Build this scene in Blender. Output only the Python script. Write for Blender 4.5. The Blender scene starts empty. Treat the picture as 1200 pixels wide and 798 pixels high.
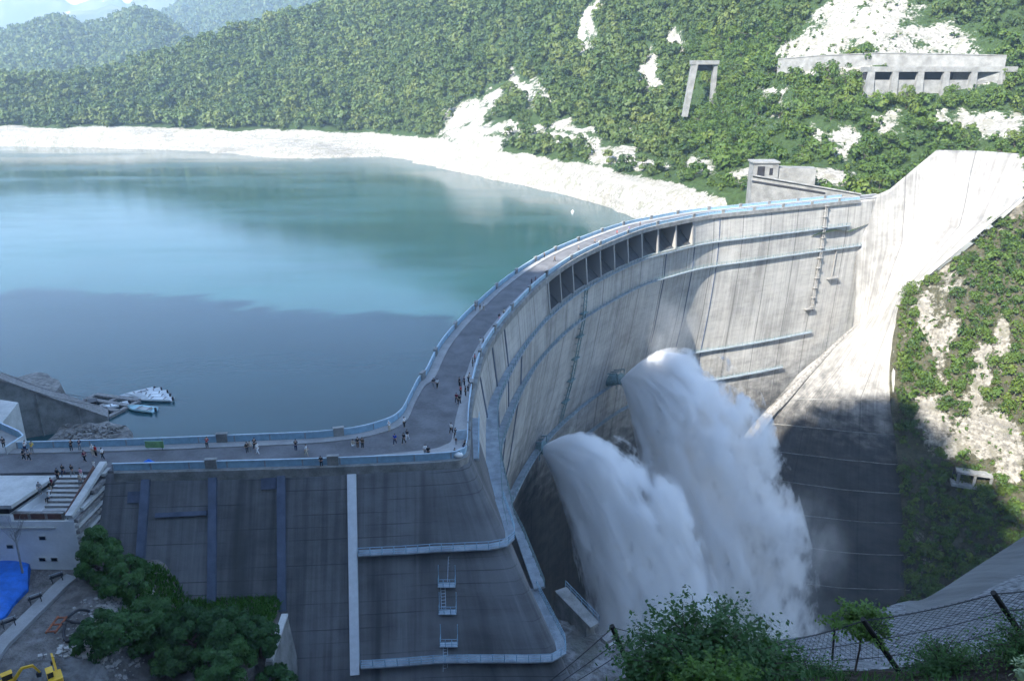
# Arch dam releasing water below a mountain lake.
HAZE, SKY, SUN, EXPO, VB = .00017, .12, 5.0, 1.9, 24
import bpy, math, random
import numpy as np
from mathutils import Vector, Matrix
R = math.radians
sc = bpy.context.scene
COL = sc.collection
rng = np.random.default_rng(7)
random.seed(7)

# ------------------------------------------------------------------ camera
W, H, F, PITCH, CZ = 1200., 798., 924., R(18.5), 50.
CP, SP = math.cos(PITCH), math.sin(PITCH)
def ray(px, py):
    u = (px - W/2)/F; v = -(py - H/2)/F
    return np.array([u, CP + v*SP, -SP + v*CP])
def at(px, py, z):              # point of the photograph on the level z
    r = ray(px, py); return np.array([0, 0, CZ]) + r*((z - CZ)/r[2])
def aty(px, py, y):             # point of the photograph at the distance y
    r = ray(px, py); return np.array([0, 0, CZ]) + r*(y/r[1])
def proj(P):
    P = np.asarray(P, float) - np.array([0, 0, CZ])
    d = P[..., 1]*CP - P[..., 2]*SP
    return W/2 + F*P[..., 0]/d, H/2 - F*(P[..., 1]*SP + P[..., 2]*CP)/d, d

cam = bpy.data.cameras.new('camera'); co = bpy.data.objects.new('camera', cam); COL.objects.link(co)
co.location = (0, 0, CZ); co.rotation_euler = (math.pi/2 - PITCH, 0, 0)
cam.sensor_fit = 'HORIZONTAL'; cam.sensor_width = 36; cam.lens = 36*F/W
cam.clip_start = .1; cam.clip_end = 30000
sc.camera = co

# ------------------------------------------------------------------ noise
def _h(i, j, k):
    s = np.sin(i*127.1 + j*311.7 + k*74.7)*43758.5453
    return s - np.floor(s)
def vnoise(P):
    P = np.asarray(P, float); i = np.floor(P); f = P - i; u = f*f*(3 - 2*f)
    x, y, z = i[..., 0], i[..., 1], i[..., 2]; a, b, c = u[..., 0], u[..., 1], u[..., 2]
    l = lambda p, q, t: p + (q - p)*t
    return l(l(l(_h(x, y, z), _h(x+1, y, z), a), l(_h(x, y+1, z), _h(x+1, y+1, z), a), b),
             l(l(_h(x, y, z+1), _h(x+1, y, z+1), a), l(_h(x, y+1, z+1), _h(x+1, y+1, z+1), a), b), c)*2 - 1
def fbm(P, s, o=4):
    P = np.asarray(P, float)/s; r = 0; a = 1.
    for k in range(o):
        r = r + a*vnoise(P*(2.03**k) + 17.3*k); a *= .5
    return r/1.9

# ------------------------------------------------------------------ mesh helpers
ORG = {}
def tag(o, label=None, cat=None, group=None, kind=None):
    if label: o['label'] = label
    if cat: o['category'] = cat
    if group: o['group'] = group
    if kind: o['kind'] = kind
    return o
def thing(name, loc, label, cat, group=None):
    o = bpy.data.objects.new(name, None); o.empty_display_size = .2
    COL.objects.link(o); o.location = loc; ORG[o.name] = np.array(loc, float)
    return tag(o, label, cat, group)
def link_mesh(name, me, mat, parent=None, V=None):
    o = bpy.data.objects.new(name, me); COL.objects.link(o)
    if mat is not None:
        for m in (mat if isinstance(mat, (list, tuple)) else [mat]): me.materials.append(m)
    if parent is not None: o.parent = parent; ORG[o.name] = ORG[parent.name]
    return o
def fast_mesh(name, V, Fq, smooth=False):
    V = np.asarray(V, np.float32); Fq = np.asarray(Fq, np.int32)
    me = bpy.data.meshes.new(name); n, k = Fq.shape
    me.vertices.add(len(V)); me.vertices.foreach_set('co', V.ravel())
    me.loops.add(n*k); me.loops.foreach_set('vertex_index', Fq.ravel())
    me.polygons.add(n); me.polygons.foreach_set('loop_start', np.arange(0, n*k, k, dtype=np.int32))
    if smooth: me.polygons.foreach_set('use_smooth', np.ones(n, bool))
    me.update(calc_edges=True); return me
class MB:
    def __init__(s): s.v = []; s.f = []; s.uv = {}
    def add(s, v, f):
        b = len(s.v); s.v += [tuple(map(float, p)) for p in v]; s.f += [tuple(b + i for i in q) for q in f]; return s
    def hexa(s, p):              # 4 bottom, 4 top
        return s.add(p, [(3,2,1,0),(4,5,6,7),(0,1,5,4),(1,2,6,5),(2,3,7,6),(3,0,4,7)])
    def box(s, c, d, rz=0.):
        x, y, z = d[0]/2, d[1]/2, d[2]/2; ca, sa = math.cos(rz), math.sin(rz)
        q = [(-x,-y),(x,-y),(x,y),(-x,y)]
        return s.hexa([(c[0]+a*ca-b*sa, c[1]+a*sa+b*ca, c[2]+e) for e in (-z, z) for a, b in q])
    def bar(s, a, b, w, h=None, up=(0,0,1)):
        h = w if h is None else h
        a = np.array(a, float); b = np.array(b, float); d = b - a; L = np.linalg.norm(d)
        if L < 1e-6: return s
        d /= L; up = np.array(up, float)
        if abs(d @ up) > .98: up = np.array([1., 0, 0])
        r = np.cross(d, up); r /= np.linalg.norm(r); u = np.cross(r, d)
        q = [(-w/2,-h/2),(w/2,-h/2),(w/2,h/2),(-w/2,h/2)]
        return s.hexa([e + r*x + u*y for e in (a, b) for x, y in q])
    def tube(s, pts, rad, seg=6, cap=True):
        pts = [np.array(p, float) for p in pts]; n = len(pts)
        rads = rad if hasattr(rad, '__len__') else [rad]*n
        b = len(s.v); vs = []
        for i, p in enumerate(pts):
            d = pts[min(i+1, n-1)] - pts[max(i-1, 0)]; d /= (np.linalg.norm(d) + 1e-9)
            up = np.array([0, 0, 1.]) if abs(d[2]) < .9 else np.array([1., 0, 0])
            r = np.cross(d, up); r /= np.linalg.norm(r); u = np.cross(r, d)
            for k in range(seg):
                a = 2*math.pi*k/seg; vs.append(p + (r*math.cos(a) + u*math.sin(a))*rads[i])
        fs = [(i*seg+k, i*seg+(k+1)%seg, (i+1)*seg+(k+1)%seg, (i+1)*seg+k) for i in range(n-1) for k in range(seg)]
        if cap: fs += [tuple(range(seg))[::-1], tuple((n-1)*seg+k for k in range(seg))]
        return s.add(vs, fs)
    def grid(s, G, closed=False):
        G = np.asarray(G, float); a, b = G.shape[:2]
        fs = [(i*b+j, i*b+j+1, (i+1)*b+j+1, (i+1)*b+j) for i in range(a-1) for j in range(b-1)]
        return s.add(G.reshape(-1, 3), fs)
    def ribbon(s, A, B, t):      # slab of thickness t between two polylines (top faces), closed
        A = np.asarray(A, float); B = np.asarray(B, float); dz = np.array([0, 0, t]); n = len(A)
        v = list(A) + list(B) + list(A - dz) + list(B - dz); f = []
        for i in range(n-1):
            f += [(i, i+1, n+i+1, n+i), (2*n+i+1, 2*n+i, 3*n+i, 3*n+i+1), (i+1, i, 2*n+i, 2*n+i+1), (n+i, n+i+1, 3*n+i+1, 3*n+i)]
        f += [(0, n, 3*n, 2*n), (n-1, 3*n-1, 4*n-1, 2*n-1)]
        return s.add(v, f)
    def prism(s, poly, z0, z1):
        n = len(poly)
        v = [(p[0], p[1], z0) for p in poly] + [(p[0], p[1], z1) for p in poly]
        return s.add(v, [tuple(range(n))[::-1], tuple(range(n, 2*n))] + [(i, (i+1) % n, n+(i+1) % n, n+i) for i in range(n)])
    def build(s, name, mat, parent=None, smooth=False, local=False):
        V = np.array(s.v, float).reshape(-1, 3); loc = None
        if parent is not None:
            if not local: V = V - ORG[parent.name]
        elif not local:
            loc = np.array([(V[:,0].min()+V[:,0].max())/2, (V[:,1].min()+V[:,1].max())/2, V[:,2].min()]); V = V - loc
        me = bpy.data.meshes.new(name); me.from_pydata([tuple(p) for p in V], [], s.f)
        if smooth: me.polygons.foreach_set('use_smooth', np.ones(len(me.polygons), bool))
        me.update()
        o = link_mesh(name, me, mat, parent)
        if loc is not None: o.location = loc; ORG[o.name] = loc
        return o
def catmull(P, n):               # resample control points along axis 0
    P = np.asarray(P, float); m = len(P)
    t = np.linspace(0, m-1, n); i = np.clip(np.floor(t).astype(int), 0, m-2); f = (t - i).reshape((-1,) + (1,)*(P.ndim-1))
    g = lambda k: P[np.clip(k, 0, m-1)]
    p0, p1, p2, p3 = g(i-1), g(i), g(i+1), g(i+2)
    p0 = np.where((i-1 < 0).reshape(f.shape), 2*p1 - p2, p0); p3 = np.where((i+2 > m-1).reshape(f.shape), 2*p2 - p1, p3)
    return .5*(2*p1 + (p2-p0)*f + (2*p0-5*p1+4*p2-p3)*f*f + (3*p1-p0-3*p2+p3)*f**3)
def lin(P, n):
    P = np.asarray(P, float); m = len(P); t = np.linspace(0, m-1, n); i = np.clip(np.floor(t).astype(int), 0, m-2)
    f = (t - i).reshape((-1,) + (1,)*(P.ndim-1)); return P[i]*(1-f) + P[i+1]*f
def loft(rows, nu, nv, f=catmull):       # rows[v][u] -> grid (nv, nu, 3)
    P = f(np.asarray(rows, float), nv); return np.swapaxes(f(np.swapaxes(P, 0, 1), nu), 0, 1)
def grid_faces(a, b):
    i, j = np.meshgrid(np.arange(a-1), np.arange(b-1), indexing='ij')
    k = (i*b + j).ravel(); return np.stack([k, k+1, k+b+1, k+b], 1)
def set_attr(me, name, data):
    at_ = me.attributes.new(name, 'FLOAT', 'POINT'); at_.data.foreach_set('value', np.asarray(data, np.float32).ravel())
def set_uv(me, uv):              # per-vertex uv -> loops
    l = me.uv_layers.new(name='UVMap'); vi = np.zeros(len(me.loops), np.int32); me.loops.foreach_get('vertex_index', vi)
    l.data.foreach_set('uv', np.asarray(uv, np.float32)[vi].ravel())

# ------------------------------------------------------------------ materials
class Mt:
    def __init__(s, name):
        s.m = bpy.data.materials.new(name); s.m.use_nodes = True; s.t = s.m.node_tree; s.t.nodes.clear()
        s.out = s.t.nodes.new('ShaderNodeOutputMaterial')
    def n(s, typ, ins=None, **kw):
        d = s.t.nodes.new('ShaderNode' + typ)
        for k, v in kw.items(): setattr(d, k, v)
        for k, v in (ins or {}).items():
            i = d.inputs[k]
            if isinstance(v, bpy.types.NodeSocket): s.t.links.new(v, i)
            else: i.default_value = v
        return d
    def math(s, op, a, b=0., c=0.):
        return s.n('Math', {0: a, 1: b, 2: c}, operation=op).outputs[0]
    def noise(s, vec, scale, detail=4, rough=.55):
        return s.n('TexNoise', {'Vector': vec, 'Scale': scale, 'Detail': detail, 'Roughness': rough}).outputs[0]
    def ramp(s, fac, a, b):
        return s.n('MapRange', {'Value': fac, 'From Min': a, 'From Max': b}, interpolation_type='SMOOTHSTEP').outputs[0]
    def mix(s, fac, a, b, mode='MIX'):
        d = s.t.nodes.new('ShaderNodeMix'); d.data_type = 'RGBA'; d.blend_type = mode
        for i, v in ((0, fac), (6, a), (7, b)):
            if isinstance(v, bpy.types.NodeSocket): s.t.links.new(v, d.inputs[i])
            else: d.inputs[i].default_value = v if i == 0 else (v + (1,) if len(v) == 3 else v)
        return d.outputs[2]
    def obj(s): return s.n('TexCoord').outputs['Object']
    def pos(s): return s.n('NewGeometry').outputs['Position']
    def sep(s, v): return s.n('SeparateXYZ', {0: v}).outputs
    def scale(s, v, sx, sy, sz): return s.n('VectorMath', {0: v, 1: (sx, sy, sz)}, operation='MULTIPLY').outputs[0]
    def bump(s, h, strength=.3, dist=.1): return s.n('Bump', {'Height': h, 'Strength': strength, 'Distance': dist}).outputs[0]
    def done(s, col, rough=.8, normal=None, metallic=0., spec=.3):
        b = s.n('BsdfPrincipled', {'Roughness': rough, 'Metallic': metallic, 'Specular IOR Level': spec})
        for k, v in (('Base Color', col), ('Normal', normal)):
            if v is None: continue
            if isinstance(v, bpy.types.NodeSocket): s.t.links.new(v, b.inputs[k])
            else: b.inputs[k].default_value = v + (1,) if len(v) == 3 else v
        s.t.links.new(b.outputs[0], s.out.inputs[0]); s.b = b; return s.m
M = {}
def plain(name, col, rough=.6, var=.25, sc_=1.5, metallic=0., bump=0.):
    t = Mt(name); p = t.pos(); n1 = t.noise(p, sc_, 5); n2 = t.noise(p, sc_*9, 3)
    f = t.math('ADD', t.math('MULTIPLY', n1, .7), t.math('MULTIPLY', n2, .3))
    c = t.mix(t.ramp(f, .3, .7), tuple(x*(1-var) for x in col), tuple(min(1, x*(1+var)) for x in col))
    M[name] = t.done(c, rough, t.bump(n2, bump, .05) if bump else None, metallic); return M[name]

def dam_concrete(name, base, joint=15., lift=2., dark=.5, wet_shade=None, lines=1., pale=1.25, wet_shade_near=0., runs=.42):
    """weathered mass concrete; UV is metres along the wall and metres of height"""
    t = Mt(name); uv = t.n('UVMap').outputs[0]; s = t.sep(uv); u, v = s[0], s[1]
    big = t.noise(t.scale(uv, .045, .045, 1), 1, 5, .6)
    streak = t.noise(t.scale(uv, .9, .028, 1), 1, 5, .65)
    streak2 = t.noise(t.scale(uv, .22, .012, 1), 1, 3, .6)
    patch = t.noise(t.scale(uv, .16, .3, 1), 1, 6, .65)
    fine = t.noise(t.scale(uv, 2.5, 2.5, 1), 1, 4, .7)
    f = t.math('ADD', t.math('ADD', t.math('MULTIPLY', big, .35), t.math('MULTIPLY', streak, .4)), t.math('MULTIPLY', patch, .25))
    c = t.mix(t.ramp(f, .36, .62), tuple(x*dark for x in base), tuple(x*pale for x in base))
    c = t.mix(t.math('MULTIPLY', t.ramp(streak2, .54, .68), runs), c, tuple(x*dark*.75 for x in base))
    # pale lime runs
    run = t.math('MULTIPLY', t.ramp(streak, .6, .68), t.ramp(big, .45, .6))
    c = t.mix(t.math('MULTIPLY', run, .35), c, tuple(min(.8, x*1.7) for x in base))
    # lift lines and contraction joints
    wob = t.math('MULTIPLY', t.math('SUBTRACT', patch, .5), .12)
    lv = t.math('PINGPONG', t.math('ADD', v, wob), lift/2)
    ll = t.math('MULTIPLY', t.ramp(lv, .10, .02), t.ramp(t.noise(t.scale(uv, .08, .5, 1), 1, 2), .4, .62))
    c = t.mix(t.math('MULTIPLY', ll, .45*lines), c, tuple(x*.35 for x in base))
    if joint:
        ju = t.math('PINGPONG', t.math('ADD', u, t.math('MULTIPLY', wob, .6)), joint/2)
        c = t.mix(t.math('MULTIPLY', t.ramp(ju, .32, .12), .7), c, tuple(x*.28 for x in base))
    if wet_shade:                     # soaked, stained lower wall, with its shade put into the colour too
        z0, z1 = wet_shade
        vv = t.math('SUBTRACT', v, t.math('MULTIPLY', t.ramp(u, 170., 95.), wet_shade_near))
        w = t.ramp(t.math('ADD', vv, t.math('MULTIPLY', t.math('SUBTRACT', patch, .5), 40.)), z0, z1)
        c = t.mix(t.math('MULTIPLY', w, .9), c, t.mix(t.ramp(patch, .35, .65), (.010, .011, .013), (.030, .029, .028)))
    h = t.math('ADD', t.math('MULTIPLY', fine, .5), t.math('MULTIPLY', ll, -.6))
    M[name] = t.done(c, .85, t.bump(h, .35, .12), spec=.25); return M[name]

def leaf(name, c1, c2, c3, trans=.3, bark=False):
    t = Mt(name); oi = t.n('ObjectInfo').outputs['Random']; p = t.pos()
    tint = t.n('Attribute', attribute_name='tint').outputs['Fac']
    n1 = t.noise(p, .35, 3); n2 = t.noise(p, 3.2, 2)
    r = t.math('FRACT', t.math('ADD', oi, tint))
    nb = t.ramp(t.noise(p, .022, 3), .35, .65); f = t.math('ADD', t.math('ADD', t.math('MULTIPLY', r, .5), t.math('MULTIPLY', n1, .25)), t.math('MULTIPLY', nb, .25))
    c = t.mix(t.ramp(f, .15, .55), c1, c2); c = t.mix(t.ramp(f, .55, .85), c, c3)
    c = t.mix(t.math('MULTIPLY', t.ramp(n2, .4, .7), .35), c, tuple(min(1, x*1.7) for x in c2))
    d = t.n('BsdfPrincipled', {'Base Color': c, 'Roughness': .55, 'Specular IOR Level': .25}).outputs[0]
    tr = t.n('BsdfTranslucent', {'Color': t.mix(1., c, (.9, 1., .45), 'MULTIPLY')}).outputs[0]
    mx = t.n('MixShader', {0: trans, 1: d, 2: tr}).outputs[0]
    t.t.links.new(mx, t.out.inputs[0]); M[name] = t.m; return t.m

plain('metal_blue', (.255, .405, .51), .5, .15); plain('rail_pale', (.40, .49, .56), .5, .15); plain('deck_grey', (.25, .29, .32), .85, .3, .6, bump=.2)
plain('rail_teal', (.15, .235, .245), .6, .3); plain('grey_concrete', (.19,.19,.18), .9, .35, .25, bump=.3); plain('grey_metal', (.28, .30, .32), .5, .15)
plain('dark_metal', (.03, .03, .035), .5, .3); plain('coping', (.22, .22, .21), .85, .35, .5)
plain('pale_concrete', (.46, .46, .44), .85, .2, .4, bump=.2); plain('white_paint', (.72, .73, .72), .7, .1, .4)
plain('shade_black', (.02, .02, .024), .7); plain('asphalt', (.13, .13, .135), .9, .3, .25, bump=.25)  # the near black here paints in the shade inside openings and bays
plain('pavement', (.30, .30, .295), .9, .16, .3, bump=.2); plain('pale_pipe', (.55, .58, .60), .6, .08)
plain('rib_blue', (.085, .105, .15), .8, .2, .6); plain('patch_blue', (.075, .09, .13), .85, .25, .6)
plain('brown_rail', (.14, .075, .06), .7, .3); plain('wood_grey', (.23, .22, .21), .85, .35, 2.)
plain('yellow_paint', (.70, .42, .03), .45, .12); plain('rust', (.30, .10, .05), .8, .4, 4.)
plain('rubber', (.018, .018, .018), .8); plain('glass_dark', (.02, .025, .03), .12, .1)
plain('tarp', (.02, .14, .52), .55, .3, .9, bump=.5); plain('boat_white', (.72, .74, .74), .4, .08)
plain('boat_teal', (.45, .66, .70), .45, .1); plain('bark', (.09, .07, .055), .9, .4, 6., bump=.4)
plain('skin', (.45, .29, .21), .6, .05); plain('rock', (.44, .42, .39), .9, .4, .5, bump=.6)
plain('rubble_rock', (.21, .20, .185), .9, .5, .9, bump=.5); plain('post_black', (.025, .023, .022), .75, .35, 6.)
plain('wire', (.05, .05, .055), .5); plain('orange', (.55, .16, .04), .6)
plain('pale_rock', (.62, .60, .55), .95, .25, .2, bump=.6); plain('buoy_white', (.8, .8, .78), .5)
dam_concrete('arch_concrete', (.375, .36, .33), 15., 2., .66, (-58, -100), wet_shade_near=26.)
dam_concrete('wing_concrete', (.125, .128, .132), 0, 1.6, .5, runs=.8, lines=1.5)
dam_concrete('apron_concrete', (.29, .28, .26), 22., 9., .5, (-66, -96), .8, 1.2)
dam_concrete('pier_concrete', (.33, .32, .30), 0, 2., .55)
dam_concrete('bay_shade_concrete', (.065, .067, .07), 0, 2., .45)  # dark copy of the wall concrete; the recesses' shade is in its colour
dam_concrete('slab_concrete', (.115, .12, .122), 0, 3., .6, None, 0., 1.3); plain('gravel', (.15, .155, .16), .95, .8, 2.2, bump=1.)
leaf('leaf_forest', (.028, .060, .018), (.072, .110, .027), (.125, .152, .038), .25)
leaf('leaf_bank', (.032, .070, .015), (.074, .125, .022), (.135, .175, .032), .28)
leaf('leaf_dark', (.024, .072, .022), (.044, .115, .028), (.08, .160, .036), .25)
leaf('leaf_near', (.035, .085, .028), (.055, .125, .035), (.09, .17, .045), .3)
leaf('leaf_lime', (.06, .13, .028), (.095, .18, .034), (.14, .22, .045), .35)
leaf('leaf_pale', (.20, .28, .14), (.30, .37, .20), (.36, .42, .26), .25)
leaf('grass_green', (.035, .10, .015), (.055, .15, .02), (.09, .20, .03), .3)

def ground_mat(name, soil, rockc, thr=.5, zband=None):
    t = Mt(name); p = t.pos(); bare = t.n('Attribute', attribute_name='bare').outputs['Fac']
    n1 = t.noise(p, .06, 6, .65); n2 = t.noise(p, .6, 5, .7); n3 = t.noise(t.scale(p, .25, .25, .07), 1, 5, .65)
    b = t.math('ADD', bare, t.math('ADD', t.math('MULTIPLY', t.math('SUBTRACT', n2, .5), 1.1), t.math('MULTIPLY', t.math('SUBTRACT', t.noise(p, .13, 5, .65), .5), 1.5)))
    b = t.ramp(b, thr - .12, thr + .12)
    sc1 = t.mix(t.ramp(n2, .3, .7), tuple(x*.65 for x in soil), tuple(x*1.4 for x in soil))
    n4 = t.noise(p, .16, 6, .7); rk = t.mix(t.ramp(n2, .34, .62), tuple(x*.38 for x in rockc), rockc); rk = t.mix(t.math('MULTIPLY', t.ramp(n4, .50, .62), .75), rk, (rockc[0]*.42, rockc[1]*.43, rockc[2]*.36))
    rk = t.mix(t.math('MULTIPLY', t.ramp(n3, .5, .66), .5), rk, tuple(x*.45 for x in (rockc[0], rockc[1]*.93, rockc[2]*.82)))
    zc = t.sep(p)[2]; bd = t.noise(t.n('CombineXYZ', {0: t.math('MULTIPLY', t.sep(p)[0], .004), 1: t.math('MULTIPLY', t.sep(p)[1], .004), 2: t.math('MULTIPLY', zc, .55)}).outputs[0], 1, 4, .7)
    rk = t.mix(t.math('MULTIPLY', t.ramp(bd, .48, .60), .55), rk, tuple(x*.5 for x in rockc))
    c = t.mix(b, sc1, rk)
    h = t.math('ADD', n2, t.math('MULTIPLY', n1, .8))
    M[name] = t.done(c, .95, t.bump(h, .8, 1.2), spec=.15); return M[name]
ground_mat('hill_ground', (.032, .055, .018), (.40, .385, .345))
ground_mat('bank_ground', (.062, .060, .038), (.31, .29, .25), .52)
ground_mat('yard_ground', (.16, .15, .14), (.27, .27, .265))
ground_mat('soil_ground', (.028, .021, .018), (.11, .10, .095), .6)
# ================================================================== THE DAM
WZ = -24.0                                  # water level of the lake
kU = [(-140,99),(-72.4,100.8),(-37,103.5),(-25,105.2),(-19.3,108.5),(-17.2,112.3),(-16.6,118.4),(-16.0,126)]
kD = [(-140,91),(-68,93.7),(-34.5,95.4),(-18,96.6),(-9.5,97.6),(-7.2,98.6),(-6.4,101.3),(-6.8,115),
      (-6.6,130),(-5.2,146),(-.5,169),(8.3,200),(21,231),(43,268),(59,285.5),(75,299.6),(92,308.8),(110,318.6),(128,328.3),(147,338.5),(167,349.3)]
kDa = np.array(kD, float)
for i in range(8, len(kDa)):
    d = kDa[min(i+1, len(kDa)-1)] - kDa[i-1]; d /= np.linalg.norm(d)
    kU.append(tuple(kDa[i] + 8.5*np.array([-d[1], d[0]])))
kUa = np.array(kU, float)
NN = 1400
Dd, Ud = catmull(kDa, NN), catmull(kUa, NN)
iC = int(round(6/(len(kDa)-1)*(NN-1)))      # where the arch begins
def arclen(P): return np.concatenate([[0], np.cumsum(np.linalg.norm(np.diff(P, axis=0), axis=1))])
SD = arclen(Dd); SD = SD - SD[iC]           # metres along the downstream edge, 0 at the corner
def Dp(s): return np.stack([np.interp(s, SD, Dd[:,0]), np.interp(s, SD, Dd[:,1])], -1)
def Up(s): return np.stack([np.interp(s, SD, Ud[:,0]), np.interp(s, SD, Ud[:,1])], -1)
def Nin(s):                                 # unit normal towards the valley
    d = Dp(np.asarray(s)+2.) - Dp(np.asarray(s)-2.); d = d/np.linalg.norm(d, axis=-1, keepdims=True)
    return np.stack([d[...,1], -d[...,0]], -1)
def s_of(x, y): 
    return float(SD[np.argmin((Dd[:,0]-x)**2 + (Dd[:,1]-y)**2)])
S1 = s_of(150, 339.8)                       # end of the arch at the abutment
tz = [0, -10, -20, -40, -57, -80, -110, -140, -175]
ts = [0, 14, 45, 80, 120, 200, 270, 330]
TB = np.array([[0, 2.5, 5., 7.5, 9, 11, 14, 20, 30],
               [0, 2.4, 4.8, 6.5, 7, 8, 10, 14, 22],
               [0, 1.2, 1.6, .2, -2.5, -4, -5, -2, 2],
               [0, .9, .6, -2.2, -5.5, -8, -8, -6, -3],
               [0, .9, .4, -3, -7, -9.5, -10, -8, -4],
               [0, .8, .4, -2.5, -6, -8.5, -9.5, -8, -4],
               [0, .4, .2, -.8, -2, -3, -4, -4, -3],
               [0, .3, .2, -.5, -1.2, -2, -3, -3, -3]], float)
def off(s, z):
    s, z = np.broadcast_arrays(np.asarray(s, float), np.asarray(z, float))
    i = np.clip(np.searchsorted(ts, s) - 1, 0, len(ts)-2); fs = np.clip((s - np.take(ts, i))/(np.take(ts, i+1) - np.take(ts, i)), 0, 1)
    fs = fs*fs*(3-2*fs)
    a = np.zeros(s.shape)
    out = []
    col = lambda r: np.interp(-z, -np.array(tz, float), TB[r])
    cols = np.stack([col(r) for r in range(len(ts))])
    lo = np.take_along_axis(cols, i[None], 0)[0]; hi = np.take_along_axis(cols, (i+1)[None], 0)[0]
    return lo*(1-fs) + hi*fs
def face(s, z, e=0.):                       # point on the downstream face, e metres proud of it
    s = np.asarray(s, float); z = np.asarray(z, float); s, z = np.broadcast_arrays(s, z)
    p = Dp(s) + Nin(s)*(off(s, z) + e)[..., None]
    return np.concatenate([p, z[..., None]], -1)

dam = thing('arch_dam', (60., 270., -100.), 'huge curved concrete arch dam with walkways along its streaked valley face', 'dam')
SB0, SB1 = s_of(9.5, 202.), s_of(68.3, 293.8)          # the row of spillway bays
BAYZ = -9.9
us = np.concatenate([np.arange(-1, SB0, 1.5), [SB0-.01, SB0+.01], np.arange(SB0+1.2, SB1-.5, 1.5), [SB1-.01, SB1+.01], np.arange(SB1+1.2, S1+10, 1.5)])
zs = np.array([-.35, -1.3, -1.31, -3., -4.5, -6, -7.5, -9.2, BAYZ, -10.05, -12, -16, -20] + list(range(-25, -176, -5)), float)
SS, ZZ = np.meshgrid(us, zs)
FE = np.zeros_like(SS); inb = (SS > SB0) & (SS < SB1)
prof = np.interp(-ZZ, [1.30, 1.309, 5.0, 9.3, 9.9, 10.0], [0, -5.5, -5.5, -1.0, -.5, 0])
FE = np.where(inb, prof, 0)
G = face(SS, ZZ, FE)
up = np.concatenate([Up(us), np.full((len(us),1), -.35)], 1)[None]
upb = np.concatenate([Up(us) - Nin(us)*(3. + 0*us)[:,None], np.full((len(us),1), -60.)], 1)[None]
upc = np.concatenate([Up(us) - Nin(us)*(10. + 0*us)[:,None], np.full((len(us),1), -175.)], 1)[None]
GG = np.concatenate([upc, upb, up, G], 0)
uvz = np.concatenate([np.full((1,len(us)), z) for z in (-175, -60, -3)] + [ZZ], 0)
uvs = np.broadcast_to(us, uvz.shape)
V = GG.reshape(-1, 3) - ORG[dam.name]
fq = grid_faces(*GG.shape[:2])
me = fast_mesh('arch_wall', V, fq); set_uv(me, np.stack([uvs, uvz], -1).reshape(-1, 2))
mi = np.zeros(len(fq), np.int32); me.materials.append(M['arch_concrete']); me.materials.append(M['bay_shade_concrete'])
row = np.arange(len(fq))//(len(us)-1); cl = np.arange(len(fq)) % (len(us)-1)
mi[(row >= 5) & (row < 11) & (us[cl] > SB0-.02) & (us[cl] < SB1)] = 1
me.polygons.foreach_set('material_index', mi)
arch = link_mesh('arch_wall', me, None, dam)

# spillway piers (11) between the ten bays
for k in range(11):
    s = SB0 + .6 + (SB1 - SB0 - 1.2)*k/10
    m = MB(); a = .45 if k not in (0, 10) else .6
    zz = [-1.28, -4.9, -9.0, -10.0]
    bk = [-5.7, -5.7, -1.8, -.9]
    L = [[face(s-a, z, e).tolist() for z, e in zip(zz, bk)] + [face(s-a, z, .25).tolist() for z in zz[::-1]],
         [face(s+a, z, e).tolist() for z, e in zip(zz, bk)] + [face(s+a, z, .25).tolist() for z in zz[::-1]]]
    n = 8; m.add(L[0] + L[1], [tuple(range(n)), tuple(range(n, 2*n))[::-1]] + [(i, n+i, n+(i+1) % n, (i+1) % n) for i in range(n)])
    m.build('spillway_pier', M['pier_concrete'], dam)
# ledge under the bays
sl = np.arange(SB0, SB1+1, 2.); m = MB()
m.ribbon(face(sl, -9.95, -.4), face(sl, -9.95, .5), .35); m.build('spillway_sill', M['pier_concrete'], dam)

def railing_mesh(path, h=1.1, gap=2.2, rad=.05, rails=(1.1, .6)):
    m = MB(); path = np.asarray(path, float); L = arclen(path); n = max(2, int(L[-1]/gap)+1)
    q = np.stack([np.interp(np.linspace(0, L[-1], n), L, path[:,k]) for k in range(3)], -1)
    for p in q: m.bar(p, p + np.array([0, 0, h]), rad*2)
    for r in rails: m.tube(path + np.array([0, 0, r]), rad, 4)
    return m
def walkway(s0, s1, z, w, deck_mat, rail_mat, step=3., pre=None):
    s = np.arange(s0, s1 + step*.5, step)
    ww = np.interp(s, w[0], w[1])
    A = face(s, z, -.15); B = face(s, z, 0.) ; B = face(s, np.full_like(s, z), 0) ; 
    B = B + np.concatenate([Nin(s)*ww[:,None], np.zeros((len(s),1))], 1)
    if pre is not None:
        A = np.concatenate([pre[0], A]); B = np.concatenate([pre[1], B])
    m = MB(); m.ribbon(A, B, .38)
    o = m.build('walkway', deck_mat, dam)
    e = (B-A); e[:,2] = 0; e /= np.linalg.norm(e, axis=1, keepdims=True)
    railing_mesh(B - e*.12, 1.05, 2.5, .055).build('railing', rail_mat, o)
    return o
P = lambda *q: np.array([at(*p) for p in q])
walkway(16, s_of(143.5, 337), -10.4, ([0, 45, 90], [3.0, 1.9, 1.0]), M['deck_grey'], M['rail_teal'],
        pre=(P((587,622,-10.4),(581,595,-10.4)), P((596,622,-10.4),(590,595,-10.4))))
walkway(16, S1+4, -20., ([0, 60, 90], [2.5, 1.9, 1.0]), M['deck_grey'], M['rail_teal'],
        pre=(P((626,690,-20),(601,618,-20)), P((639,686,-20),(614,625,-20))))
walkway(72, s_of(132, 333), -57., ([0, 120, 150], [2.6, 2.2, 1.2]), M['deck_grey'], M['rail_teal'])
walkway(150, s_of(118, 326), -71., ([0, 400], [1.4, 1.4]), M['deck_grey'], M['rail_teal'])
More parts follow.
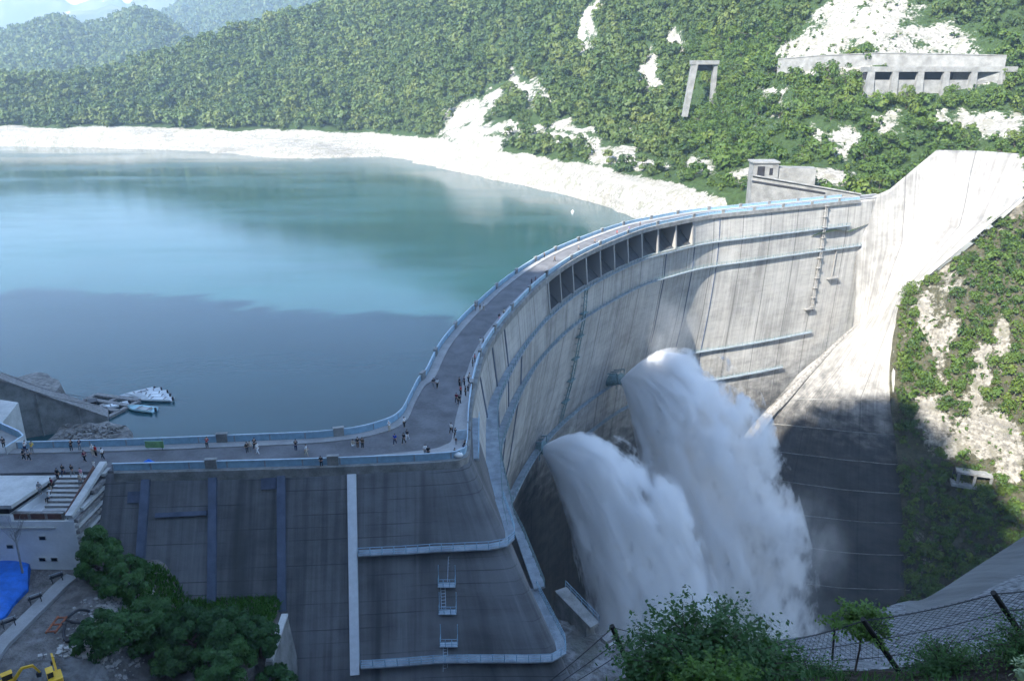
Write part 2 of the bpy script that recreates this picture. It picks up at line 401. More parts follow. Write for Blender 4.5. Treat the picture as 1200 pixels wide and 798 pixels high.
# greenish lattice ladder tower and the stepped ladder at the far end
def tower(s, z0, z1, w, mat, name='ladder_tower', dz=2.5, land=0):
    m = MB(); z = np.arange(z0, z1, -dz)
    for ds in (-w/2, w/2): m.tube(face(np.full(len(z), s+ds), z, .9), .16, 4)
    for i, q in enumerate(z[:-1]):
        m.bar(face(s-w/2, q, .9), face(s+w/2, q, .9), .14)
        m.bar(face(s-w/2, q, .9), face(s+w/2, q-dz, .9), .12)
        m.bar(face(s-w/2, q, .9), face(s-w/2, q, -.1), .12)
        if land and i % land == 0:
            a, b = face(np.array([s-w*.9, s+w*.9]), q, 0), face(np.array([s-w*.9, s+w*.9]), q, 1.4)
            m.ribbon(a, b, .25)
    return m.build(name, mat, dam)
tower(s_of(20, 229)+2, -10.6, -58, 2.2, M['rail_teal'], land=3)
tower(s_of(130, 331), -1., -49, 1.1, M['pier_concrete'], 'access_ladder', 2.2, land=2)
for s, z, L in ((s_of(139, 335), -33, 6), (s_of(128.5, 330.5), -45.5, 5)):
    a = np.linspace(s-L/2, s+L/2, 4); m = MB(); m.ribbon(face(a, z, -.1), face(a, z, 1.6), .35); o = m.build('landing', M['pier_concrete'], dam)
    railing_mesh(face(a, z, 1.5), 1., 1.5, .05).build('railing', M['pier_concrete'], o)
m = MB(); a = face(s_of(139, 335), -20.3, .4); b = face(s_of(139, 335), -33, .4); m.bar(a, b, .35); m.build('drain_pipe', M['pier_concrete'], dam)
# dark drain channels running down the shaded face
for s, z0, z1 in ((34, -1.4, -19.6), (62, -1.4, -40), (50, -1.4, -19.6), (76, -10.8, -50), (196, -10.8, -46), (228, -2, -70), (214, -10.8, -60)):
    z = np.linspace(z0, z1, 14); m = MB(); m.tube(face(np.full(14, s), z, .05), .22, 4); m.build('drain_channel', M['rib_blue'], dam)
# outlets that throw the two jets, each a steel bell in a housing
def outlet(p, dirv):
    m = MB(); d = np.array(dirv, float); d /= np.linalg.norm(d)
    m.tube([p - d*6, p - d*1, p + d*.5, p + d*1.5], [2.2, 2.2, 1.7, 2.3], 14); o = m.build('outlet_valve', M['rail_teal'], dam)
    r = np.array([-d[1], d[0], 0]); r /= np.linalg.norm(r)
    f = MB(); 
    for k in (-2.6, 0, 2.6): f.bar(p + r*k - d*5 + np.array([0,0,3.]), p + r*k + d*1.2 + np.array([0,0,3.]), .3)
    for k in (-2.6, 2.6): f.bar(p + r*k + d*1.0 + np.array([0,0,3.]), p + r*k + d*1.0 + np.array([0,0,-3.]), .3)
    f.build('valve_frame', M['rail_teal'], o)
ss_ = np.arange(90, 170, .25); fj = face(ss_, -57.5, 1.2); J1 = fj[np.argmin(np.abs(proj(fj)[0] - 633.))]
J2 = np.array([38., 264., -53.])
outlet(J1, (.9, -.42, .3)); outlet(J2, (.78, -.62, .3))
# narrow blue service ledge at the near end of the arch, below the crest rail
sl = np.linspace(0, 14, 8); m = MB(); m.ribbon(face(sl, -1.6, 0), face(sl, -1.6, 1.3), .3); o = m.build('service_ledge', M['deck_grey'], dam)
railing_mesh(face(sl, -1.6, 1.2), 1.0, 2, .05).build('railing', M['metal_blue'], o)

# ---------------------------------------------------------------- wing dam
wing = thing('wing_dam', (-40., 95., -30.), 'dark sloping gravity wing dam with blue railed walkways, in shade', 'dam')
SL = .68
def wtop(x): return np.array([x, np.interp(x, Dd[:iC,0], Dd[:iC,1]), 0.])
xs = np.linspace(-138, -10, 60)
top = [wtop(x) for x in xs] + [np.array([*Dp(s), 0.]) for s in (-3.5, -2.2, -1.2, 0., 3., 7., 11., 15.)]
bot = [wtop(x) + np.array([.05*21, -SL*21, -21]) for x in xs[:-1]]
bx = np.array([[xs[-1]+4.5, 97.5-SL*21], [2.5, 83.2], [5.0, 83.3], [6.0, 84.0], [5.9, 85.5], [4.6, 90.], [2.5, 97.], [.6, 106.], [-.9, 113.]])
bot += [np.array([q[0], q[1], -21.]) for q in bx]
top, bot = np.array(top), np.array(bot)
lv = np.array([.35, 1.6, 5, 9.5, 14, 18, 21, 26, 32])/21.
WG = np.array([top + (bot-top)*l for l in lv])
sl_ = arclen(top)
upw = np.concatenate([np.stack([top[:,0], top[:,1]+.0], 1), np.full((len(top),1), -.35)], 1)
# back face (lake side) closes the block
bk = []
for x, y, z in top: 
    bk.append([min(x, -16.5), np.interp(min(x, -17), Ud[:,0][:int(NN*5/(len(kDa)-1))], Ud[:,1][:int(NN*5/(len(kDa)-1))]) if x < -17 else 112., -.35])
bk = np.array(bk); bk2 = bk.copy(); bk2[:,2] = -40; bk2[:,1] += 4
GW = np.concatenate([bk2[None], bk[None], WG], 0)
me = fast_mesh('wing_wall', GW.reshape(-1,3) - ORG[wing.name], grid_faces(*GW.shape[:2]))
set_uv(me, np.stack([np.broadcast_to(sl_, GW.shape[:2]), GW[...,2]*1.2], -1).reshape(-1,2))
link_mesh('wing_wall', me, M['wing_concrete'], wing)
def wfront(x, h, e=0.):                     # point of the wing's downstream slope; x is at the crest
    p = wtop(x); nrm = np.array([.05, -1, SL]); nrm /= np.linalg.norm(nrm)
    return p + np.array([.05*h, -SL*h, -h]) + nrm*e
def wing_px(px, py):                        # x at the crest of the slope line through a pixel
    best = None
    r = ray(px, py)
    lo, hi = 0., 40.
    for _ in range(60):
        t0 = None
        h = (lo+hi)/2; p = at(px, py, -h); y = np.interp(p[0]-.05*h, Dd[:iC,0], Dd[:iC,1]) - SL*h
        if p[1] < y: lo = h
        else: hi = h
    p = at(px, py, -h); return p[0]-.05*h, h
def wbar(p0, p1, w, t, mat, name):
    (x0, h0), (x1, h1) = wing_px(*p0), wing_px(*p1)
    m = MB(); nrm = np.array([.05, -1, SL]); m.bar(wfront(x0, h0, t*.3), wfront(x1, h1, t*.3), w, t, up=nrm); return m.build(name, mat, wing)
for a, b in (((172,562),(163,690)), ((250,560),(249,708)), ((330,558),(331,716))): wbar(a, b, 1.05, .7, M['rib_blue'], 'rib')
wbar((183,604),(243,601), .6, .5, M['rib_blue'], 'cross_rib'); wbar((256,712),(326,714), .6, .5, M['rib_blue'], 'cross_rib')
for a, b in (((150,583),(167,582)), ((306,567),(324,566))): wbar(a, b, 1.5, .24, M['patch_blue'], 'dark_panel')  # darker bluish rectangles on the slope
wbar((412.5,556),(416.5,790), 1.15, .8, M['pale_pipe'], 'downpipe')
# walkways round the wing at two levels
def wing_walk(px0, h, sd):
    x0, _ = wing_px(px0, 645 if h < 15 else 792)
    l = h/21.
    pts = [wfront(x0 + (xs[-1]-x0)*k/12., h) for k in range(12)]
    q = top + (bot-top)*l
    pts += [p for p in q[len(xs)-1: len(xs)+sd]]
    pts = np.array(pts); d = np.gradient(pts, axis=0); nn = np.stack([d[:,1], -d[:,0], 0*d[:,0]], 1); nn /= np.linalg.norm(nn, axis=1, keepdims=True)
    m = MB(); m.ribbon(pts + nn*.02, pts + nn*1.35, .18); o = m.build('walkway', M['deck_grey'], wing)
    railing_mesh(pts + nn*1.3, 1.15, 1.5, .045, (1.15, .75, .38)).build('railing', M['metal_blue'], o)
    for k in range(0, len(pts)):
        b = MB(); b.bar(pts[k] + nn[k]*1.25 - np.array([0,0,.1]), pts[k] + nn[k]*.1 - np.array([0,0,1.]), .08); b.build('bracket', M['grey_metal'], o)
wing_walk(421, 9.3, 6); wing_walk(424, 20.6, 6)
# ladders and three small landings between the walkways
for px, py in ((524, 682), (525, 713.5), (526.5, 751)):
    x, h = wing_px(px, py); p = wfront(x, h)
    m = MB(); m.box(p + np.array([0,-.55,0]), (2.3, 1.1, .1)); o = m.build('landing', M['rail_pale'], wing)
    r = [p + np.array(q) for q in ((-1.1,-.05,.05), (-1.1,-1.05,.05), (1.1,-1.05,.05), (1.1,-.05,.05))]
    rm = railing_mesh(r, 1.1, .75, .045, (1.1, .7, .35)); 
    for sx in (-1.1, 1.1): rm.bar(p + np.array([sx,-.1,0]), p + np.array([sx,.0,2.6]), .09)
    rm.build('railing', M['metal_blue'], o)
for a, b in (((528,652),(527,682)), ((519,684),(520,714)), ((530,716),(529,750)), ((522,753),(522,786))):
    (x0, h0), (x1, h1) = wing_px(*a), wing_px(*b); m = MB()
    for d in (-.28, .28): m.bar(wfront(x0+d, h0, .2), wfront(x1+d, h1, .2), .07)
    n = int((h1-h0)/.3)
    for k in range(n): m.bar(wfront(x0-.28, h0+(h1-h0)*k/n, .2), wfront(x0+.28, h0+(h1-h0)*k/n, .2), .05)
    m.build('ladder', M['rail_pale'], wing)

# ---------------------------------------------------------------- crest: road, pavements, copings, rails
tt = np.linspace(0, 1, 420); ii = tt*(NN-1)
Dr = np.stack([np.interp(ii, np.arange(NN), Dd[:,k]) for k in (0,1)], -1); Ur = np.stack([np.interp(ii, np.arange(NN), Ud[:,k]) for k in (0,1)], -1)
def across(f, z, extra=0.):                 # f: 0 = lake side, 1 = valley side, plus metres
    q = Ur + (Dr-Ur)*f; w = (Dr-Ur)/np.linalg.norm(Dr-Ur, axis=1, keepdims=True)
    return np.concatenate([q + w*extra, np.full((len(q),1), z)], 1)
m = MB(); m.ribbon(across(0, 0, .15), across(1, 0, -.15), .34); tag(m.build('road', M['asphalt']), kind='structure')
m = MB(); m.ribbon(across(0, .16, .15), across(0, .16, 1.75), .155); tag(m.build('pavement', M['pavement']), kind='structure')
# valley-side pavement: narrow along the wing, a wide quadrant in the corner, then narrow along the arch
wid = np.interp(SD[np.clip(ii.astype(int),0,NN-1)], [-200,-62,-28,-9,0,6,16,30,60,400], [.4,.45,.5,3.6,4.6,3.9,2.1,1.5,1.4,1.4])
w_ = (Dr-Ur)/np.linalg.norm(Dr-Ur, axis=1, keepdims=True)
A_ = np.concatenate([Dr - w_*wid[:,None], np.full((len(Dr),1), .14)], 1)
keep = SD[np.clip(ii.astype(int),0,NN-1)] > -45
m = MB(); m.ribbon(A_[keep], across(1, .14, -.15)[keep], .135); tag(m.build('pavement', M['pavement']), kind='structure')

def rail_thing(name, pts, nrm, label, pil, cap=M['rail_pale'], hp=.95, group=None, lip=0.):
    """concrete kerb, light blue panel fence and pale hand rail; pil = pillar positions (index)"""
    pts = np.asarray(pts, float); c = pts[len(pts)//2]
    t = thing(name, (c[0], c[1], 0), label, 'railing', group)
    off_ = lambda e, z: np.concatenate([pts[:,:2] + nrm*e, np.full((len(pts),1), z)], 1)
    m = MB(); m.ribbon(off_(-.3, .12), off_(.3 + lip, .12), .95 + lip); m.build('coping', M['coping'], t)
    m = MB(); m.ribbon(off_(-.06, .125+hp), off_(.06, .125+hp), hp); m.build('panel', M['metal_blue'], t)
    m = MB(); m.ribbon(off_(-.13, .25+hp), off_(.13, .25+hp), .12); m.build('hand_rail', cap, t)
    L = arclen(pts[:,:2]); n = int(L[-1]/5.)
    b = MB(); b.box((0, 0, .12+hp/2+.05), (.2, .2, hp)); first = None
    for k in range(n+1):
        q = [np.interp(k*5., L, pts[:,j]) for j in (0,1)]
        if first is None: first = o = b.build('post', M['grey_metal'], t, local=True)
        else: o = first.copy(); COL.objects.link(o); o.parent = t
        o.location = (q[0]-c[0], q[1]-c[1], 0)
    for i in pil:
        d = pts[min(i+1,len(pts)-1)]-pts[i-1]; rz = math.atan2(d[1], d[0]); m = MB(); m.box((pts[i,0], pts[i,1], .72), (1.5, .55, 1.4), rz); m.box((pts[i,0], pts[i,1], 1.47), (1.62, .66, .1), rz); m.build('pillar', M['coping'], t)
    return t
sI = SD[np.clip(ii.astype(int),0,NN-1)]
wn = (Dr-Ur)/np.linalg.norm(Dr-Ur, axis=1, keepdims=True)
def near(P, xy): return int(np.argmin((P[:,0]-xy[0])**2 + (P[:,1]-xy[1])**2))
selU = (Ur[:,0] > -71) & (sI < S1-2)
selW = (Dr[:,0] > -54.5) & (sI <= 6)
selA = (sI >= 6) & (sI < S1-1)
pu, pw, pa = Ur[selU], Dr[selW], Dr[selA]
e0 = lambda P: np.concatenate([P, np.zeros((len(P),1))], 1)
ws = {'u': wn[selU], 'w': wn[selW], 'a': wn[selA]}
La = arclen(pa); 
pilA = [int(np.argmin(np.abs(sI[selA] - s))) for s in list(np.arange(22, SB0, 16.)) + [SB0+.6+(SB1-SB0-1.2)*k/10 for k in range(0, 11, 2)] + list(np.arange(SB1+16, S1-4, 16.))]
pilU = [near(pu, at(261,524,0)[:2]), near(pu, at(397,517,0)[:2])] + [int(np.argmin(np.abs(sI[selU] - s))) for s in np.arange(22, S1-4, 16.)]
pilW = [near(pw, at(243,552,0)[:2]), near(pw, at(390,547,0)[:2])]
rail_thing('crest_railing', e0(pu), ws['u'], 'light blue panel railing along the lake side of the crest road', pilU)
rail_thing('crest_railing', e0(pw), ws['w'], 'light blue panel railing on top of the dark sloping wing dam', pilW, lip=.55)
rail_thing('crest_railing', e0(pa), ws['a'], 'blue railing along the valley edge of the curved crest, above the spillway bays', pilA, lip=.5)
# ================================================================== LAND AND WATER
def cps(rows): return np.array([aty(*q) for q in rows])
def land(name, rows, nu, nv, mat, noise=((60, 5, 4),), bare=None, f=catmull, nz=1.0):
    G = loft([cps(r) for r in rows], nu, nv, f)
    P = G.reshape(-1, 3)
    dv = np.gradient(G, axis=0); du = np.gradient(G, axis=1); n = np.cross(du, dv); n /= (np.linalg.norm(n, axis=-1, keepdims=True)+1e-9)
    if n[..., 2].mean() < 0: n = -n
    n = n.reshape(-1, 3)
    for s, a, o in noise: P = P + n*(fbm(P, s, o)*a)[:, None]
    px, py, d = proj(P)
    org = P.mean(0)
    me = fast_mesh(name, P - org, grid_faces(nv, nu), True)
    b = bare(P, px, py) if bare else np.zeros(len(P))
    set_attr(me, 'bare', b)
    o = link_mesh(name, me, mat); o.location = org; ORG[o.name] = org
    tag(o, kind='structure')
    return dict(o=o, P=P.reshape(nv, nu, 3), n=n.reshape(nv, nu, 3), bare=b.reshape(nv, nu))
def ell(px, py, cx, cy, rx, ry, a=0):
    c, s = math.cos(R(a)), math.sin(R(a)); x, y = px-cx, py-cy
    return np.clip(1.6 - 1.1*np.sqrt(((x*c+y*s)/rx)**2 + ((-x*s+y*c)/ry)**2), 0, 1)
def wl(px, py): p = at(px, py, WZ); return (px, py, p[1])
# --- forested hill beyond the lake, one sheet from the far left shore round to the gallery
cols = [
 [wl(-260,172), (-260,148,930), (-260,125,1010), (-260,112,1050), (-260,108,1080), (-260,112,1130)],
 [wl(-120,172), (-120,149,925), (-120,126,1010), (-120,112,1050), (-120,106,1080), (-120,110,1130)],
 [wl(0,172),    (0,150,920),    (0,128,1000),    (0,112,1040),    (0,103,1070),    (0,108,1120)],
 [wl(100,173),  (100,150,915),  (100,130,985),   (100,114,1030),  (100,102,1070),  (100,108,1130)],
 [wl(190,176),  (190,152,905),  (190,125,985),   (190,102,1050),  (190,78,1120),   (190,84,1190)],
 [wl(280,181),  (280,155,875),  (280,118,960),   (280,84,1040),   (280,47,1120),   (280,55,1190)],
 [wl(360,184),  (360,158,850),  (360,115,935),   (360,70,1030),   (360,24,1120),   (360,32,1190)],
 [wl(440,187),  (440,162,815),  (440,112,900),   (440,58,990),    (440,-2,1090),   (440,4,1170)],
 [wl(520,197),  (520,162,735),  (520,110,815),   (520,50,905),    (520,-30,1020),  (520,-40,1120)],
 [wl(580,208),  (580,170,665),  (580,112,755),   (580,48,850),    (580,-45,970),   (580,-80,1080)],
 [wl(640,223),  (640,182,595),  (640,115,690),   (640,48,785),    (640,-50,900),   (640,-110,1000)],
 [wl(700,242),  (700,196,505),  (700,128,615),   (700,52,715),    (700,-50,825),   (700,-120,920)],
 [(770,275,395),(770,208,445),  (770,140,545),   (770,60,640),    (770,-40,735),   (770,-120,820)],
 [(830,285,362),(830,222,410),  (830,155,485),   (830,80,560),    (830,-30,640),   (830,-120,720)],
 [(890,275,350),(890,232,378),  (890,165,435),   (890,85,490),    (890,-20,560),   (890,-120,640)],
 [(960,262,347),(960,222,366),  (960,160,410),   (960,80,455),    (960,-10,515),   (960,-120,600)],
 [(1030,250,366),(1030,215,378),(1030,155,404),  (1030,85,440),   (1030,0,490),    (1030,-120,580)],
 [(1100,225,378),(1100,190,384),(1100,140,402),  (1100,85,430),   (1100,0,480),    (1100,-120,570)],
 [(1180,225,362),(1180,188,370),(1180,135,392),  (1180,85,418),   (1180,0,465),    (1180,-120,555)],
 [(1260,235,344),(1260,195,352),(1260,135,380),  (1260,80,410),   (1260,-10,455),  (1260,-120,545)],
 [(1400,235,300),(1400,190,320),(1400,130,360),  (1400,70,400),   (1400,-20,445),  (1400,-120,535)],
]
rowsA = [[c[k] for c in cols] for k in range(6)]
r0 = []
for q in rowsA[0]:
    r0.append((q[0], q[1]+14, q[2]-20))
rowsA = [r0] + rowsA
def bareA(P, px, py):
    n = fbm(P, 30, 4); z = P[:, 2]; n_a, n_b = fbm(P+31, 26, 4), fbm(P+77, 26, 4)
    top = np.interp(px, [0, 520, 640, 760, 850, 900], [-3, -4, -4, -4, -6, -40]); b = np.clip((top + 3.*n - z)/3., 0, 1)
    px, py = px + 16*n_a, py + 16*n_b
    for q in [(690,36,9,36,12),(703,5,7,18,20),(764,88,13,26,-10),(793,48,15,17,30),(581,119,16,14,25),(608,100,10,30,-28),(632,112,9,17,-30),
              (545,140,30,24,0),(660,150,16,8,0),(700,156,40,6,0),(600,150,50,5,0),
              (1010,22,66,46,0),(965,52,52,20,-25),(1085,48,60,24,10),(985,84,60,9,0),(1050,86,120,8,0),(560,165,40,12,0),(690,175,90,9,12)]:
        b = np.maximum(b, ell(px, py, *q))
    sp = [(900,128,34,22,0),(985,172,20,24,20),(1050,150,24,26,10),(1095,105,34,28,0),(1120,140,40,20,0),(960,155,16,18,0),(1160,150,40,22,20),(905,205,26,10,0),(975,210,40,14,0),(820,195,16,14,0),(1150,105,34,14,0),(870,210,20,10,0)]
    for q in sp: b = np.maximum(b, ell(px, py, *q)*np.clip(.55+1.6*n_b, 0, 1))
    return np.where(z > 3, b*np.clip(.86 + .9*fbm(P+11, 11, 3), 0, 1), b)
hill = land('hillside', rowsA, 420, 150, M['hill_ground'], ((110, 13, 4), (38, 3.2, 3), (12, 1.8, 3)), bareA)
# craggier ground on the bare slides
# --- hills further back
b1 = [(-300,40),(-160,62),(-60,60),(0,44),(35,34),(70,24),(100,36),(128,32),(158,16),(185,22),(215,42),(250,66),(290,92),(340,130)]
hill2 = land('hillside', [[(x, 135, 1500) for x,_ in b1], [(x, y*.35+72, 1700) for x,y in b1], [(x, y*.7+34, 1880) for x,y in b1], [(x, y, 2050) for x,y in b1], [(x, y+12, 2300) for x,y in b1]],
             220, 60, M['hill_ground'], ((140, 12, 4), (30, 3, 3)))
b2 = [(-300,60),(-100,70),(40,62),(110,50),(160,32),(195,20),(222,4),(260,-8),(310,-22),(380,-38),(470,-60),(600,-90),(800,-120)]
hill3 = land('hillside', [[(x, 130, 2500) for x,_ in b2], [(x, y*.5+60, 2750) for x,y in b2], [(x, y*.8+20, 3000) for x,y in b2], [(x, y, 3250) for x,y in b2], [(x, y+12, 3600) for x,y in b2]],
             200, 60, M['hill_ground'], ((180, 14, 4), (40, 4, 3)))
t = Mt('mountain_ground'); p = t.pos(); n1 = t.noise(p, .004, 8, .65); sn = t.n('Attribute', attribute_name='bare').outputs['Fac']
c = t.mix(t.ramp(n1, .4, .62), (.03, .045, .022), (.10, .10, .085)); c = t.mix(t.ramp(t.math('ADD', sn, t.math('MULTIPLY', t.math('SUBTRACT', t.noise(p, .02, 5), .5), 1.2)), .5, .6), c, (.85, .87, .9))
M['mountain_ground'] = t.done(c, .95)
def snow(P, px, py):
    b = np.zeros(len(P))
    for q in [(80,15,4,2.2,0),(121,2,4,1.8,-20),(148,21,2,2.5,30)]: b = np.maximum(b, ell(px, py, *q))
    return b*.62
b3 = [(-400,20),(-200,38),(-60,46),(0,40),(30,28),(60,17),(85,12),(110,8),(128,2),(150,9),(175,20),(230,40),(320,60)]
land('mountain', [[(x, 120, 5500) for x,_ in b3], [(x, y*.5+50, 4650) for x,y in b3], [(x, y, 5100) for x,y in b3], [(x, y+14, 5500) for x,y in b3]], 160, 50, M['mountain_ground'], ((400, 40, 5), (90, 14, 4)), snow)
b4 = [(-500,-20),(-250,-14),(-100,-8),(0,-10),(45,-5),(70,-2),(84,6),(100,3),(124,-6),(140,-2),(150,5),(166,-8),(200,-24),(300,-50),(500,-70)]
land('mountain', [[(x, 110, 5700) for x,_ in b4], [(x, y*.5+50, 5950) for x,y in b4], [(x, y, 6150) for x,y in b4], [(x, y+14, 6400) for x,y in b4]], 160, 50, M['mountain_ground'], ((500, 22, 5), (110, 12, 4)), snow)

# --- concrete covered right abutment
ap = [
 [(990,212,352),(1030,205,352),(1085,168,364),(1150,168,352),(1210,172,341),(1270,182,328)],
 [(1004,238,343),(1042,222,347),(1098,176,359),(1150,177,346),(1205,181,335),(1262,191,321)],
 [(1003,300,341),(1040,290,341),(1090,272,338),(1128,264,331),(1163,256,323),(1205,226,317)],
 [(1000,382,337),(1020,370,334),(1038,362,330),(1052,352,326),(1062,346,322),(1080,330,319)],
 [(935,440,328),(975,430,323),(1008,421,316),(1030,418,311),(1045,415,307),(1054,410,305)],
 [(888,492,322),(930,482,315),(975,474,309),(1012,467,303),(1043,460,298),(1054,456,296)],
 [(868,565,304),(915,556,298),(965,550,292),(1012,545,287),(1052,541,283),(1062,539,281)],
 [(858,645,284),(905,640,280),(960,633,275),(1010,627,271),(1059,621,267),(1068,619,265)],
 [(852,760,258),(905,745,258),(960,733,256),(1010,722,253),(1060,713,250),(1068,710,249)],
 [(850,900,232),(905,880,232),(960,865,231),(1010,850,230),(1060,840,228),(1068,836,228)],
]
apr = [cps(r) for r in ap]; apr[0] = apr[1] + np.array([2., 9., -14.]); AG = loft(apr, 61, 127, lin)
AP = AG.reshape(-1,3); AP = AP + np.stack([fbm(AP,22,3)*.8, fbm(AP+50,22,3)*.8, 0*AP[:,0]], 1)*np.clip((AP[:,2]+200)/60,0,1)[:,None]
AG = AP.reshape(AG.shape)
AN = np.cross(np.gradient(AG, axis=0), np.gradient(AG, axis=1)); AN /= np.linalg.norm(AN, axis=-1, keepdims=True); AN = AN if AN[...,1].mean() < 0 else -AN
abut = thing('abutment_wall', (140., 300., -100.), 'broad bare concrete slope anchoring the far end of the arch dam, half in sun', 'retaining wall')
me = fast_mesh('concrete_face', AP - ORG[abut.name], grid_faces(*AG.shape[:2]), True)
uu = np.broadcast_to(arclen(AG[70])[None], AG.shape[:2]); set_uv(me, np.stack([uu, AG[...,2]], -1).reshape(-1,2)); link_mesh('concrete_face', me, M['apron_concrete'], abut)
for v in (72, 79, 85, 91, 97, 103, 109):     # ledges at the tops of the lifts
    vf = v - 8.5*np.linspace(1., 0., 59)**1.6; i = vf.astype(int); j = np.arange(59); a = AG[i, j] + (AG[i+1, j]-AG[i, j])*(vf-i)[:,None]; nn_ = AN[i, j]
    m = MB(); m.ribbon(a - nn_*.5, a + nn_*.36, .4); m.build('ledge', M['coping'], abut)
edge = AG[16:74:2, -8] + AN[16:74:2, -8]*.3; m = MB(); m.tube(edge, .75, 6); m.build('edge_kerb', M['pier_concrete'], abut)
# the rough rock and slanting rib where the arch meets the abutment
rb = [aty(*q) for q in ((1000,384,335),(960,424,328),(925,462,322),(893,495,316),(868,530,309),(850,560,304))]
rb = catmull(np.array(rb), 24); m = MB(); m.tube(rb + fbm(rb,6,3)[:,None]*1.2, np.interp(np.arange(24),[0,23],[.6,3.6]), 8); m.build('contact_rib', M['rubble_rock'], abut)

# --- right bank
bk = [
 [(1205,172,345),(1262,180,330),(1340,190,315),(1500,205,290),(1700,220,260)],
 [(1202,184,333),(1262,192,318),(1340,204,303),(1500,215,280),(1700,230,250)],
 [(1200,228,317),(1262,228,304),(1340,230,290),(1500,236,268),(1700,250,240)],
 [(1163,266,321),(1235,266,307),(1325,268,291),(1480,274,268),(1700,280,235)],
 [(1108,311,321),(1185,311,305),(1285,312,288),(1450,318,262),(1700,325,228)],
 [(1062,347,320),(1142,348,301),(1245,350,284),(1430,356,256),(1700,365,220)],
 [(1044,420,305),(1122,422,291),(1222,425,274),(1410,430,247),(1700,440,210)],
 [(1044,475,294),(1122,482,281),(1222,487,264),(1400,495,238),(1700,505,200)],
 [(1052,541,281),(1122,547,273),(1222,550,257),(1400,556,230),(1700,570,190)],
 [(1058,622,266),(1122,628,260),(1222,633,244),(1400,640,218),(1700,650,180)],
 [(1060,720,248),(1132,722,243),(1232,722,229),(1400,722,204),(1700,730,170)],
 [(1060,860,226),(1132,860,222),(1232,858,210),(1400,855,190),(1700,850,160)],
]
def bareB(P, px, py):
    n = fbm(P, 16, 4); b = np.zeros(len(P))
    for q in [(1110,330,20,80,38),(1170,262,22,60,38),(1085,440,26,70,0),(1100,380,22,36,0),(1120,500,30,40,20),(1160,510,36,34,40),(1185,545,20,26,40),(1130,300,16,30,30),(1095,470,30,26,0),(1150,440,12,40,10),(1175,400,10,30,0)]: b = np.maximum(b, ell(px+9*fbm(P+40,9,3), py+12*fbm(P+80,9,3), *q)*np.clip(.7+1.8*n, 0, 1))
    for q in [(1090,650,40,40,0),(1140,620,30,26,0)]: b = np.maximum(b, ell(px, py, *q)*.36)
    return b
bank = land('hillside', bk, 170, 200, M['bank_ground'], ((26, 4, 4), (6, .9, 3)), bareB)

# --- near ground: the hill under the camera, the yard, the wing's foot, the valley's left bank
xs_ = np.concatenate([np.arange(-260,-80,10), np.arange(-80,70,1.), np.arange(70,300,6)]); ys_ = np.concatenate([np.arange(-160,0,8), np.arange(0,30,.5), np.arange(30,125,1.), np.arange(125,330,6)])
X, Y = np.meshgrid(xs_, ys_)
ss = lambda a, b, x: (lambda t: t*t*(3-2*t))(np.clip((x-a)/(b-a), 0, 1))
def ground_h(X, Y):
    base = np.where(Y < 20, 47.5 - .75*Y, 47.5 - .75*20 - 1.6*(Y-20)) - 3.2*np.clip((3.5-X)/3, 0, 1)*ss(4, 12, Y)
    base = base + 1.1*ss(11.5, 15, X)*ss(8, 17, Y)*(Y < 19.5)
    base = np.where(Y < 0, 47.6 + np.minimum(-Y, 12)*.0 + np.clip(-Y-12, 0, 400)*.62, base)
    fl = -9.5 + (-14+9.5)*ss(-46, -41, X)
    fl = np.where(X > -29.2, -24.2, fl)
    d = (X-9.5)*.5 + (Y-94)*.84
    fl = np.where((X > -5) & (d > 0), np.maximum(-172, -24.2 - 1.9*d), fl)
    fl = np.where((Y > 89.5) & (X < -4), -26, fl)
    fl = np.where((X < -60) & (Y > 100), -30 + 22*ss(-104, -125, X)*ss(190, 120, Y), fl)
    d2 = np.clip(X - 18 - (70-Y)*.55, 0, 400)
    base = np.where(Y > 30, base - d2*1.0*ss(30, 60, Y), base)
    return np.maximum(np.maximum(base, fl), -172)
Z = ground_h(X, Y)
PG = np.stack([X, Y, Z], -1).reshape(-1,3)
nzv = fbm(PG, 9, 4)*.5 + fbm(PG, 2., 3)*.16
PG[:,2] += nzv*np.where((PG[:,1] > 86) & (PG[:,0] < -4), .2, 1.)*np.where(PG[:,2] < -30, 5, 1)*np.where((PG[:,1]<24)&(PG[:,1]>-12), .3, 1)*np.where((PG[:,0]<-46)&(PG[:,1]>55), .35, 1)
me = fast_mesh('valley_ground', PG, grid_faces(len(ys_), len(xs_)), True)
px, py, _ = proj(PG)
xb, yb = PG[:,0], PG[:,1]
bb = np.zeros(len(PG)); bb = np.maximum(bb, .9*np.exp(-((xb+46.2)/3.0)**2 - ((yb-75)/10)**2)); bb = np.maximum(bb, .62*((xb > -29) & (yb > 60))); bb = np.maximum(bb, .25*((xb<-47)&(yb>50)))
set_attr(me, 'bare', bb)
near_g = link_mesh('valley_ground', me, [M['soil_ground'], M['yard_ground']]); tag(near_g, kind='structure')
fc = PG[grid_faces(len(ys_), len(xs_))].mean(1); me.polygons.foreach_set('material_index', ((fc[:,1] > 50)).astype(np.int32))

# --- the mountain that stands behind the camera and throws the morning shade
SUN_AZ = np.array([-.616, -.788]); SUN_AZ /= np.linalg.norm(SUN_AZ); SUN_EL = R(39.)
te = math.tan(SUN_EL); a0 = SUN_AZ; perp = np.array([-a0[1], a0[0]])
